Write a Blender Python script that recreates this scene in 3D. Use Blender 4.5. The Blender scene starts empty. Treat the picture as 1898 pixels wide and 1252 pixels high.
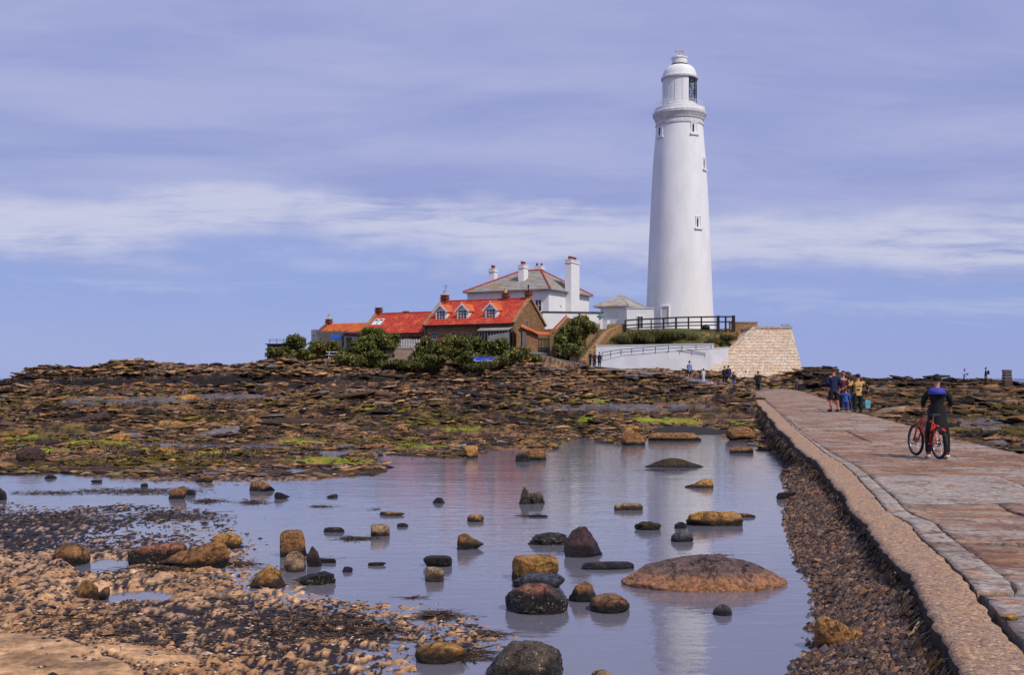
import bpy, bmesh, math, random
import numpy as np
from mathutils import Vector, Matrix
random.seed(7); np.random.seed(7)
RAD = math.radians
SC = bpy.context.scene
COL = SC.collection

# ------------------------------------------------------------------ camera
F = 2000.0; CX = 949.0; HY = 702.0; H = 2.1      # focal length in photo pixels, horizon row, eye height over the pool
cam = bpy.data.cameras.new('camera'); cam.lens = F/1898*36; cam.sensor_width = 36
cam.shift_y = (HY-626)/1898; cam.clip_start = 0.1; cam.clip_end = 120000
co = bpy.data.objects.new('camera', cam); COL.objects.link(co)
co.location = (0, 0, H); co.rotation_euler = (RAD(90), 0, 0); SC.camera = co

# ------------------------------------------------------------------ light
SUN_EL, SUN_AZ = 48, 138        # azimuth clockwise from +Y (north): from behind the viewer's right shoulder
sl = bpy.data.lights.new('sun', 'SUN'); sl.energy = 3.1; sl.angle = RAD(4); sl.color = (1, .93, .83)
so = bpy.data.objects.new('sun', sl); COL.objects.link(so)
d = Vector((math.sin(RAD(SUN_AZ))*math.cos(RAD(SUN_EL)), math.cos(RAD(SUN_AZ))*math.cos(RAD(SUN_EL)), math.sin(RAD(SUN_EL))))
so.rotation_euler = d.to_track_quat('Z', 'Y').to_euler()
W = bpy.data.worlds.new('World'); SC.world = W; W.use_nodes = True
nt = W.node_tree; nt.nodes.clear()
def N(t, typ, **kw):
    n = t.nodes.new(typ)
    for k, v in kw.items():
        if k.startswith('i_'): n.inputs[int(k[2:])].default_value = v
        else: setattr(n, k, v)
    return n
def math_(t, op, a, b=None, c=None, clamp=False):
    n = t.nodes.new('ShaderNodeMath'); n.operation = op; n.use_clamp = clamp
    for i, v in enumerate((a, b, c)):
        if v is None: continue
        if isinstance(v, (int, float)): n.inputs[i].default_value = v
        else: t.links.new(v, n.inputs[i])
    return n.outputs[0]
def sstep(t, v, a, b):
    n = t.nodes.new('ShaderNodeMapRange'); n.interpolation_type = 'SMOOTHSTEP'
    t.links.new(v, n.inputs[0]); n.inputs[1].default_value = a; n.inputs[2].default_value = b
    return n.outputs[0]
def mixc(t, f, a, b, blend='MIX'):
    n = t.nodes.new('ShaderNodeMix'); n.data_type = 'RGBA'; n.blend_type = blend
    for sock, v in ((n.inputs[0], f), (n.inputs[6], a), (n.inputs[7], b)):
        if isinstance(v, (int, float)): sock.default_value = v
        elif isinstance(v, (tuple, list)): sock.default_value = tuple(v)+((1,) if len(v) == 3 else ())
        else: t.links.new(v, sock)
    return n.outputs[2]
def noise(t, vec, scale, detail=4, rough=.55, dist=0):
    n = t.nodes.new('ShaderNodeTexNoise'); n.inputs['Scale'].default_value = scale
    n.inputs['Detail'].default_value = detail; n.inputs['Roughness'].default_value = rough; n.inputs['Distortion'].default_value = dist
    if vec is not None: t.links.new(vec, n.inputs['Vector'])
    return n.outputs[0]
def mapping(t, vec, scale=(1,1,1), loc=(0,0,0)):
    n = t.nodes.new('ShaderNodeMapping'); t.links.new(vec, n.inputs[0])
    n.inputs[1].default_value = loc; n.inputs[3].default_value = scale
    return n.outputs[0]
sky = N(nt, 'ShaderNodeTexSky', sky_type='NISHITA', sun_disc=False, sun_elevation=RAD(SUN_EL), sun_rotation=RAD(SUN_AZ))
sky.altitude = 0; sky.dust_density = .6; sky.ozone_density = 2.5
tc = N(nt, 'ShaderNodeTexCoord')
sep = N(nt, 'ShaderNodeSeparateXYZ'); nt.links.new(tc.outputs['Generated'], sep.inputs[0])
el = math_(nt, 'MAXIMUM', sep.outputs[2], 0.0)
inv = math_(nt, 'DIVIDE', 1.0, math_(nt, 'ADD', el, .09))
cmb = N(nt, 'ShaderNodeCombineXYZ')
nt.links.new(math_(nt, 'MULTIPLY', sep.outputs[0], inv), cmb.inputs[0]); nt.links.new(math_(nt, 'MULTIPLY', sep.outputs[1], inv), cmb.inputs[1])
plane = cmb.outputs[0]
veil = noise(nt, mapping(nt, plane, (.55, 1.1, 1)), 1.3, 7, .58, .3)
fine = noise(nt, mapping(nt, plane, (.9, 1.7, 1), (3, 1, 0)), 3.0, 8, .66, .5)
wob = noise(nt, mapping(nt, tc.outputs['Generated'], (2.6, 2.6, 7), (.31, 0, .4)), 1.5, 5, .6)
e2 = math_(nt, 'ADD', math_(nt, 'ADD', el, math_(nt, 'MULTIPLY', math_(nt, 'MAXIMUM', sep.outputs[0], -.1), .06)), math_(nt, 'MULTIPLY', math_(nt, 'SUBTRACT', wob, .5), .11))
band = math_(nt, 'MULTIPLY', sstep(nt, e2, .098, .128), math_(nt, 'SUBTRACT', 1.0, sstep(nt, e2, .15, .172)))
band = math_(nt, 'MULTIPLY', band, sstep(nt, math_(nt, 'ADD', math_(nt, 'MULTIPLY', fine, .6), math_(nt, 'MULTIPLY', veil, .4)), .3, .56))
wsp = math_(nt, 'MULTIPLY', sstep(nt, e2, .078, .087), math_(nt, 'SUBTRACT', 1.0, sstep(nt, e2, .088, .098)))
wsp = math_(nt, 'MULTIPLY', wsp, sstep(nt, veil, .42, .62))
K = 10.0
def sk(r, g, b): return (r*K, g*K, b*K)
low = mixc(nt, sstep(nt, e2, .0, .07), sk(.31, .385, .74), sk(.265, .35, .72))
up = mixc(nt, sstep(nt, veil, .30, .70), sk(.285, .33, .655), sk(.44, .465, .74))
base = mixc(nt, sstep(nt, e2, .085, .13), low, up)
base = mixc(nt, math_(nt, 'MULTIPLY', fine, .22), base, sk(.46, .47, .70))
c = mixc(nt, math_(nt, 'MULTIPLY', band, .95), base, sk(.60, .61, .78))
c = mixc(nt, math_(nt, 'MULTIPLY', wsp, .5), c, sk(.45, .50, .76))
c = mixc(nt, .12, c, sky.outputs[0])
bg = N(nt, 'ShaderNodeBackground'); bg.inputs[1].default_value = .1
nt.links.new(c, bg.inputs[0])
wo = N(nt, 'ShaderNodeOutputWorld'); nt.links.new(bg.outputs[0], wo.inputs[0])
vs = SC.view_settings; vs.view_transform = 'Standard'; vs.look = 'None'; vs.exposure = 0.0; vs.gamma = 1

# ------------------------------------------------------------------ helpers
def P(px, py, Y): return Vector(((px-CX)/F*Y, Y, H+(HY-py)/F*Y))
def tag(o, label=None, cat=None, group=None, kind=None):
    if label: o['label'] = label
    if cat: o['category'] = cat
    if group: o['group'] = group
    if kind: o['kind'] = kind
    return o
def thing(name, label, cat, loc=(0,0,0), rz=0, group=None):
    o = bpy.data.objects.new(name, None); COL.objects.link(o); o.empty_display_size = .2
    o.location = loc; o.rotation_euler = (0, 0, rz)
    return tag(o, label, cat, group)
def link(name, me, m=None, parent=None, loc=None, rz=None):
    o = bpy.data.objects.new(name, me); COL.objects.link(o)
    if m is not None and not me.materials: me.materials.append(m)
    if parent: o.parent = parent
    if loc is not None: o.location = loc
    if rz is not None: o.rotation_euler = (0, 0, rz)
    return o
class MB:
    def __init__(s): s.v = []; s.f = []
    def add(s, vs_, fs):
        n = len(s.v); s.v += [tuple(v) for v in vs_]; s.f += [tuple(i+n for i in f) for f in fs]; return s
    def box(s, x0, x1, y0, y1, z0, z1):
        return s.add([(x0,y0,z0),(x1,y0,z0),(x1,y1,z0),(x0,y1,z0),(x0,y0,z1),(x1,y0,z1),(x1,y1,z1),(x0,y1,z1)],
                     [(0,3,2,1),(4,5,6,7),(0,1,5,4),(1,2,6,5),(2,3,7,6),(3,0,4,7)])
    def hexa(s, b, t):     # 4 bottom points, 4 top points, counter-clockwise seen from above
        return s.add(list(b)+list(t), [(0,3,2,1),(4,5,6,7),(0,1,5,4),(1,2,6,5),(2,3,7,6),(3,0,4,7)])
    def bar(s, a, b, r, n=6, r2=None):
        a = Vector(a); b = Vector(b); d = (b-a); 
        if d.length < 1e-6: return s
        q = d.to_track_quat('Z', 'Y'); r2 = r if r2 is None else r2
        vs_ = []
        for p, rr in ((a, r), (b, r2)):
            for i in range(n):
                t = 2*math.pi*(i+.5)/n; vs_.append(p + q @ Vector((math.cos(t)*rr, math.sin(t)*rr, 0)))
        fs = [(i, (i+1)%n, n+(i+1)%n, n+i) for i in range(n)]+[tuple(reversed(range(n))), tuple(range(n, 2*n))]
        return s.add(vs_, fs)
    def beam(s, a, b, w, h):   # box section beam from a to b
        a = Vector(a); b = Vector(b); d = (b-a).normalized()
        side = Vector((-d.y, d.x, 0)); side = side.normalized() if side.length > 1e-4 else Vector((1,0,0))
        up = side.cross(d)*-1 if abs(d.z) < .9 else Vector((0,1,0))
        o = [(-1,-1),(1,-1),(1,1),(-1,1)]
        return s.add([a+side*w/2*i+up*h/2*j for i,j in o]+[b+side*w/2*i+up*h/2*j for i,j in o],
                     [(0,3,2,1),(4,5,6,7),(0,1,5,4),(1,2,6,5),(2,3,7,6),(3,0,4,7)])
    def lathe(s, prof, n=48, c=(0,0), a0=0, a1=2*math.pi):
        full = abs(a1-a0-2*math.pi) < 1e-6; m = n if full else n+1
        vs_ = [(c[0]+r*math.cos(a0+(a1-a0)*i/n), c[1]+r*math.sin(a0+(a1-a0)*i/n), z) for r, z in prof for i in range(m)]
        fs = []
        for k in range(len(prof)-1):
            for i in range(n):
                j = (i+1)%m
                fs.append((k*m+i, k*m+j, (k+1)*m+j, (k+1)*m+i))
        return s.add(vs_, fs)
    def torus(s, c, R, r, axis=(1,0,0), n=28, m=6):
        q = Vector(axis).to_track_quat('Z','Y'); vs_ = []
        for i in range(n):
            t = 2*math.pi*i/n
            for j in range(m):
                p = 2*math.pi*j/m
                vs_.append(Vector(c)+q@Vector(((R+r*math.cos(p))*math.cos(t), (R+r*math.cos(p))*math.sin(t), r*math.sin(p))))
        return s.add(vs_, [(i*m+j, ((i+1)%n)*m+j, ((i+1)%n)*m+(j+1)%m, i*m+(j+1)%m) for i in range(n) for j in range(m)])
    def mesh(s, name='mesh', smooth=False):
        me = bpy.data.meshes.new(name); me.from_pydata(s.v, [], s.f); me.update()
        if smooth: me.polygons.foreach_set('use_smooth', [True]*len(me.polygons))
        return me
    def build(s, name, m, parent=None, smooth=False, bevel=0):
        o = link(name, s.mesh(name, smooth), m, parent)
        return o
def npmesh(name, v, f, m=None, parent=None, smooth=True, col=None):
    """v (n,3) float, f (k,3 or 4) int"""
    me = bpy.data.meshes.new(name); k, q = f.shape
    me.vertices.add(len(v)); me.vertices.foreach_set('co', np.ascontiguousarray(v, dtype=np.float32).ravel())
    me.loops.add(k*q); me.loops.foreach_set('vertex_index', np.ascontiguousarray(f, dtype=np.int32).ravel())
    me.polygons.add(k); me.polygons.foreach_set('loop_start', np.arange(0, k*q, q, dtype=np.int32))
    me.polygons.foreach_set('use_smooth', np.full(k, smooth))
    me.update(calc_edges=True)
    if col is not None:
        a = me.color_attributes.new('Col', 'FLOAT_COLOR', 'POINT')
        a.data.foreach_set('color', np.concatenate([col, np.ones((len(col), 1))], 1).astype(np.float32).ravel())
    return link(name, me, m, parent)

# numpy gradient noise
_perm = np.random.RandomState(3).permutation(512)
def pn(x, y, seed=0):
    xi = np.floor(x).astype(np.int64); yi = np.floor(y).astype(np.int64); xf = x-xi; yf = y-yi
    u = xf*xf*xf*(xf*(xf*6-15)+10); v = yf*yf*yf*(yf*(yf*6-15)+10)
    def g(ix, iy, dx, dy):
        h = _perm[(_perm[(ix+seed*37) & 511]+iy) & 511]*(2*np.pi/512)*7
        return np.cos(h)*dx+np.sin(h)*dy
    a = g(xi, yi, xf, yf); b = g(xi+1, yi, xf-1, yf); c_ = g(xi, yi+1, xf, yf-1); d_ = g(xi+1, yi+1, xf-1, yf-1)
    return (a*(1-u)+b*u)*(1-v)+(c_*(1-u)+d_*u)*v
def fbm(x, y, oct=4, seed=0, gain=.5):
    r = 0; a = 1; f_ = 1
    for o in range(oct): r = r+a*pn(x*f_+17.3*o, y*f_-9.1*o, seed+o); a *= gain; f_ *= 2.03
    return r*1.5
def ss(x, a, b):
    t = np.clip((x-a)/(b-a), 0, 1); return t*t*(3-2*t)

# ------------------------------------------------------------------ materials
def new_mat(name):
    m = bpy.data.materials.new(name); m.use_nodes = True
    t = m.node_tree; b = t.nodes['Principled BSDF']; return m, t, b
def bump(t, b, h, dist, strength=1.0):
    n = t.nodes.new('ShaderNodeBump'); n.inputs['Distance'].default_value = dist; n.inputs['Strength'].default_value = strength
    t.links.new(h, n.inputs['Height']); t.links.new(n.outputs[0], b.inputs['Normal'])
def mat(name, c1, c2=None, scale=2.0, rough=.8, bd=0, bscale=None, stretch=(1,1,1), metal=0, spec=.3, coord='Object', c3=None):
    m, t, b = new_mat(name); tc_ = t.nodes.new('ShaderNodeTexCoord')
    c2 = c2 or tuple(x*.8 for x in c1)
    v = mapping(t, tc_.outputs[coord], stretch) if coord != 'World' else None
    if coord == 'World':
        g = t.nodes.new('ShaderNodeNewGeometry'); v = mapping(t, g.outputs['Position'], stretch)
    nz = noise(t, v, scale, 5, .6)
    col = mixc(t, sstep(t, nz, .35, .65), c1, c2)
    if c3:
        nz2 = noise(t, v, scale*.37, 4, .6); col = mixc(t, sstep(t, nz2, .5, .68), col, c3)
    t.links.new(col, b.inputs['Base Color']); b.inputs['Roughness'].default_value = rough
    b.inputs['Metallic'].default_value = metal; b.inputs['Specular IOR Level'].default_value = spec
    if bd: bump(t, b, noise(t, v, bscale or scale*4, 5, .65), bd)
    return m
def stone_mat(name, c1, c2, c3, bw, bh, bd=.03, mortar=(.22,.18,.13), ms=.02):
    """squared rubble: brick pattern along the wall run; fine pieces a pixel or two across"""
    m, t, b = new_mat(name); tc_ = t.nodes.new('ShaderNodeTexCoord')
    sp = t.nodes.new('ShaderNodeSeparateXYZ'); t.links.new(tc_.outputs['Object'], sp.inputs[0])
    cb = t.nodes.new('ShaderNodeCombineXYZ')
    t.links.new(math_(t, 'ADD', sp.outputs[0], sp.outputs[1]), cb.inputs[0]); t.links.new(sp.outputs[2], cb.inputs[1])
    wv = noise(t, tc_.outputs['Object'], 1.5, 3)
    vv = t.nodes.new('ShaderNodeVectorMath'); vv.operation = 'ADD'; t.links.new(cb.outputs[0], vv.inputs[0])
    wm = t.nodes.new('ShaderNodeCombineXYZ'); t.links.new(math_(t, 'MULTIPLY', wv, .25), wm.inputs[0]); t.links.new(math_(t, 'MULTIPLY', wv, .12), wm.inputs[1])
    t.links.new(wm.outputs[0], vv.inputs[1])
    br = t.nodes.new('ShaderNodeTexBrick'); t.links.new(vv.outputs[0], br.inputs[0])
    br.inputs['Color1'].default_value = c1+(1,); br.inputs['Color2'].default_value = c2+(1,); br.inputs['Mortar'].default_value = mortar+(1,)
    br.inputs['Scale'].default_value = 1; br.inputs['Brick Width'].default_value = bw; br.inputs['Row Height'].default_value = bh
    br.inputs['Mortar Size'].default_value = ms; br.inputs['Mortar Smooth'].default_value = .3; br.inputs['Bias'].default_value = 0
    nz = noise(t, tc_.outputs['Object'], 1.1, 5, .65)
    col = mixc(t, sstep(t, nz, .42, .66), br.outputs[0], c3)
    nf = noise(t, tc_.outputs['Object'], 5, 5, .7)
    col = mixc(t, 1.0, col, mixc(t, sstep(t, nf, .3, .7), (.55,.55,.55), (1.25,1.2,1.15)), 'MULTIPLY')
    t.links.new(col, b.inputs['Base Color']); b.inputs['Roughness'].default_value = .9; b.inputs['Specular IOR Level'].default_value = .15
    bump(t, b, math_(t, 'ADD', math_(t, 'MULTIPLY', br.outputs[1], -1.0), nf), bd)
    return m
def attr_mat(name, rough=.85, spec=.2, vs1=14, lo=.6, hi=1.35, bd=.02, strata=False):
    """albedo from the per-vertex kind of surface (sand, rock, weed) with fine procedural grain"""
    m, t, b = new_mat(name); g = t.nodes.new('ShaderNodeNewGeometry')
    a = t.nodes.new('ShaderNodeAttribute'); a.attribute_name = 'Col'
    n1 = noise(t, g.outputs['Position'], vs1, 6, .7); n2 = noise(t, mapping(t, g.outputs['Position'], (.6,.6,4.5)) if strata else g.outputs['Position'], vs1*.22, 6, .7)
    k = mixc(t, sstep(t, n1, .3, .7), (lo,lo,lo), (hi,hi*.98,hi*.95))
    k2 = mixc(t, sstep(t, n2, .3, .7), (.72,.70,.72), (1.25,1.2,1.1))
    col = mixc(t, 1.0, mixc(t, 1.0, a.outputs[0], k, 'MULTIPLY'), k2, 'MULTIPLY')
    t.links.new(col, b.inputs['Base Color']); b.inputs['Roughness'].default_value = rough; b.inputs['Specular IOR Level'].default_value = spec
    bump(t, b, math_(t, 'ADD', n1, math_(t, 'MULTIPLY', n2, 1.5)), bd)
    return m
def rock_mat(name, top, top2, low, wl=.10, barn=0.0, rough=.7, band=.08):
    """tidal rock: bare top, dark weed and wet band near the waterline, optional barnacles"""
    m, t, b = new_mat(name); g = t.nodes.new('ShaderNodeNewGeometry'); pos = g.outputs['Position']
    sp = t.nodes.new('ShaderNodeSeparateXYZ'); t.links.new(pos, sp.inputs[0])
    n1 = noise(t, pos, 4.5, 6, .68); n2 = noise(t, pos, 19, 6, .72); n3 = noise(t, pos, 1.7, 3, .5)
    col = mixc(t, sstep(t, n1, .38, .62), top, top2)
    col = mixc(t, sstep(t, n3, .55, .7), col, tuple(x*.55 for x in top2))
    cr = t.nodes.new('ShaderNodeTexVoronoi'); cr.feature = 'DISTANCE_TO_EDGE'; cr.inputs['Scale'].default_value = 2.3
    wv_ = t.nodes.new('ShaderNodeVectorMath'); wv_.operation = 'ADD'; t.links.new(pos, wv_.inputs[0]); cw_ = t.nodes.new('ShaderNodeCombineXYZ')
    for q_ in range(3): t.links.new(math_(t, 'MULTIPLY', n1, .6+.2*q_), cw_.inputs[q_])
    t.links.new(cw_.outputs[0], wv_.inputs[1]); t.links.new(wv_.outputs[0], cr.inputs[0])
    crk = math_(t, 'SUBTRACT', 1.0, sstep(t, cr.outputs[0], .004, .022)); col = mixc(t, math_(t, 'MULTIPLY', crk, .8), col, (.025,.018,.014))
    z = math_(t, 'ADD', sp.outputs[2], math_(t, 'MULTIPLY', math_(t, 'SUBTRACT', n1, .5), -.22))
    lowm = math_(t, 'SUBTRACT', 1.0, sstep(t, z, wl, wl+band))
    col = mixc(t, lowm, col, low)
    vo = t.nodes.new('ShaderNodeTexVoronoi'); t.links.new(pos, vo.inputs[0]); vo.inputs['Scale'].default_value = 58; vo.inputs['Randomness'].default_value = 1
    if barn:
        vs_ = t.nodes.new('ShaderNodeSeparateColor'); t.links.new(vo.outputs['Color'], vs_.inputs[0])
        sp2 = math_(t, 'MULTIPLY', math_(t, 'SUBTRACT', 1.0, sstep(t, vo.outputs[0], .2, .45)), sstep(t, vs_.outputs[0], .35, .8))
        mk = math_(t, 'MULTIPLY', sp2, sstep(t, noise(t, pos, 7, 4), .66-barn*.24, .80-barn*.24))
        col = mixc(t, math_(t, 'MULTIPLY', mk, .8), col, (.5,.46,.33))
    col = mixc(t, 1.0, col, mixc(t, sstep(t, n2, .34, .66), (.50,.50,.54), (1.6,1.52,1.35)), 'MULTIPLY')
    t.links.new(col, b.inputs['Base Color'])
    r = t.nodes.new('ShaderNodeMapRange'); t.links.new(lowm, r.inputs[0]); r.inputs[3].default_value = rough+.1; r.inputs[4].default_value = .45
    t.links.new(r.outputs[0], b.inputs['Roughness']); b.inputs['Specular IOR Level'].default_value = .35
    bump(t, b, math_(t, 'SUBTRACT', math_(t, 'ADD', math_(t, 'MULTIPLY', n2, 1.0), n1), math_(t, 'MULTIPLY', crk, .6)), .07)
    return m
def water_mat(name, base, rough, ior, sc, dist, str_=1.0, sx=.35):
    m, t, b = new_mat(name); g = t.nodes.new('ShaderNodeNewGeometry')
    v = mapping(t, g.outputs['Position'], (sx, 1, 1))
    n1 = noise(t, v, sc, 4, .6, .3); n2 = noise(t, v, sc*.13, 3, .5)
    big = noise(t, g.outputs['Position'], .12, 3)
    h = math_(t, 'ADD', math_(t, 'MULTIPLY', n1, math_(t, 'ADD', .4, big)), math_(t, 'MULTIPLY', n2, 1.6))
    bump(t, b, h, dist, str_)
    b.inputs['Base Color'].default_value = base+(1,); b.inputs['Roughness'].default_value = rough; b.inputs['IOR'].default_value = ior
    return m

M = {}
M['ground'] = attr_mat('shore_surface', bd=.03, strata=True)
M['rubble'] = attr_mat('shore_rubble', vs1=9, bd=.04)
M['pebble'] = attr_mat('pebbles', rough=.6, spec=.35, vs1=40, bd=.003)
M['white'] = mat('whitewash', (.80,.79,.77), (.74,.735,.73), 1.2, .75, .008, 9)
M['tower'] = mat('tower_whitewash', (.84,.83,.81), (.75,.745,.73), .5, .7, .02, 6, stretch=(1,1,.35), c3=(.79,.76,.71))
M['whitewall'] = mat('ramp_whitewash', (.70,.70,.72), (.62,.62,.65), .8, .8, .01, 6)
M['slate'] = mat('slate_roof', (.40,.37,.32), (.29,.27,.24), 1.3, .8, .01, 8, c3=(.36,.25,.12))
M['redtile'] = mat('red_pantile', (.60,.065,.03), (.34,.04,.025), 3.2, .8, .01, 7, c3=(.58,.13,.05))
M['orangetile'] = mat('orange_pantile', (.62,.16,.035), (.50,.10,.03), 1.2, .8, .01, 7)
M['redridge'] = mat('red_ridge_tile', (.42,.05,.04), (.34,.045,.035), 2, .8)
M['pot'] = mat('terracotta_pot', (.30,.035,.025), (.2,.03,.02), 3, .7)
M['creampot'] = mat('cream_pot', (.62,.52,.28), (.5,.4,.2), 3, .7)
M['brick'] = mat('chimney_brick', (.24,.07,.04), (.16,.05,.03), 3, .85)
M['cstone'] = stone_mat('cottage_stone', (.36,.22,.11), (.24,.14,.075), (.30,.14,.06), .42, .2)
M['bstone'] = stone_mat('bastion_stone', (.74,.63,.50), (.62,.50,.37), (.68,.50,.33), .75, .32, .03, (.58,.48,.38))
M['ostone'] = stone_mat('stair_stone', (.46,.30,.15), (.33,.2,.1), (.38,.19,.08), .5, .25)
M['conc'] = mat('grey_concrete', (.30,.29,.28), (.22,.21,.2), 1.5, .85, .01, 8)
M['pinkconc'] = mat('pink_concrete', (.34,.24,.18), (.25,.17,.12), 1.2, .85, .015, 8)
M['black'] = mat('black_paint', (.012,.011,.013), (.02,.018,.02), 3, .55)
M['timber'] = mat('dark_timber', (.022,.016,.015), (.035,.026,.022), 3, .8)
M['greywood'] = mat('weathered_boards', (.15,.14,.14), (.09,.085,.09), 3, .85, stretch=(4,4,.5))
M['frame'] = mat('white_frame', (.75,.76,.74), (.68,.69,.67), 4, .5)
M['glass'] = mat('dark_glass', (.02,.025,.03), (.035,.04,.05), 2, .12, spec=.6)
M['greytrim'] = mat('grey_trim', (.30,.29,.30), (.22,.21,.22), 2, .7)
M['stain'] = mat('gallery_stone_trim', (.68,.665,.64), (.54,.52,.50), 2, .8)
M['metal'] = mat('galvanised_rail', (.13,.14,.17), (.09,.1,.13), 3, .5, metal=.4)
M['gold'] = mat('gilt_vane', (.62,.42,.12), (.5,.3,.08), 3, .4, metal=.3)
M['blue'] = mat('blue_paint', (.02,.06,.42), (.015,.04,.3), 2, .45)
M['bluetarp'] = mat('blue_tarpaulin', (.02,.12,.52), (.02,.09,.4), 3, .5)
M['green'] = mat('green_lamp_cap', (.06,.22,.14), (.05,.16,.1), 3, .5)
M['darkred'] = mat('dark_red_joinery', (.16,.02,.02), (.1,.015,.015), 3, .6)
M['asphalt'] = mat('path_surface', (.17,.165,.19), (.12,.115,.13), 1.2, .9, .01, 20, coord='World')
M['step'] = mat('stone_step', (.22,.17,.12), (.12,.09,.06), 2, .9)

# ------------------------------------------------------------------ lie of the land
HR = H*F
def wpt(px, py, z=0.0):
    Y = (H-z)*F/(py-HY); return ((px-CX)/F*Y, Y)
shore_px = [(690,1500),(712,1252),(722,1216),(760,1196),(850,1197),(905,1196),(880,1180),(845,1163),(800,1146),(755,1132),(650,1126),(565,1112),
 (533,1096),(470,1088),(446,1060),(425,1035),(440,1012),(400,985),(395,960),(330,942),(210,936),(100,946),(0,935),(-300,940),(-1200,930),
 (-1200,872),(-300,876),(0,880),(100,878),(160,884),(240,888),(330,897),(450,899),(520,893),(600,891),(640,886),(700,880),(722,873),(702,858),(688,848),(725,842),(770,846),
 (850,852),(880,848),(905,838),(960,834),(1010,840),(1035,826),(1075,812),(1120,822),(1190,822),(1200,806),(1290,798),(1335,812),(1390,822),(1410,834),(1452,842),(1474,856),
 (1452,882),(1466,920),(1456,960),(1472,1000),(1482,1040),(1508,1080),(1522,1130),(1512,1165),(1518,1205),(1490,1232),(1475,1262),(1450,1500)]
shore = np.array([wpt(*p) for p in shore_px])
puddles = [np.array([wpt(*p) for p in q]) for q in (
 [(262,824),(300,821),(380,824),(460,825),(540,829),(520,834),(420,832),(330,830)],
 [(1180,796),(1240,790),(1300,790),(1345,800),(1330,810),(1250,806)],
 [(560,838),(640,836),(680,842),(620,846)],
 [(175,1112),(215,1106),(300,1107),(290,1116),(200,1120)],
 [(155,1048),(190,1040),(235,1044),(215,1060),(170,1062)])]
def sdf(poly, X, Y):
    """negative inside"""
    dmin = np.full(X.shape, 1e9); ins = np.zeros(X.shape, bool); n = len(poly)
    for i in range(n):
        ax, ay = poly[i]; bx, by = poly[(i+1)%n]; ex, ey = bx-ax, by-ay
        t = np.clip(((X-ax)*ex+(Y-ay)*ey)/(ex*ex+ey*ey+1e-12), 0, 1)
        dmin = np.minimum(dmin, (X-ax-t*ex)**2+(Y-ay-t*ey)**2)
        if ay != by:
            ins ^= ((ay > Y) != (by > Y)) & (X < (bx-ax)*(Y-ay)/(by-ay)+ax)
    return np.where(ins, -1, 1)*np.sqrt(dmin)
LXp = np.array([(-12,-.8),(-4,.3),(0,1.15),(6.18,2.58),(7.2,2.80),(8.11,3.06),(9.2,3.37),(10.2,3.59),(11.5,3.86),(12.55,4.15),(13.6,4.25),(15.2,4.66),(16.7,5.0),(18.8,5.5),(21.1,5.99),(23,6.3),(33,8.1),(44,10.3),(59,13.3),(97,20.9),(104,22.3)])
RXp = np.array([(-12,4.6),(0,6.8),(10,8.6),(18,10.3),(23.8,11.3),(28.4,11.6),(35.4,12.7),(43.8,13.9),(60,17.6),(81,22.4),(104,27.3)])
CZp = np.array([(-12,.4),(20,.4),(24,.42),(33,.6),(44,.72),(60,.83),(97,.98),(104,1.1)])
Lx = lambda Y: np.interp(Y, LXp[:,0], LXp[:,1]); Rx = lambda Y: np.interp(Y, RXp[:,0], RXp[:,1]); Cz = lambda Y: np.interp(Y, CZp[:,0], CZp[:,1])
Tr = [0,24,30,45,60,80,92,97,100,104,108,112,115,116,121,126,150,160,175,200]
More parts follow.
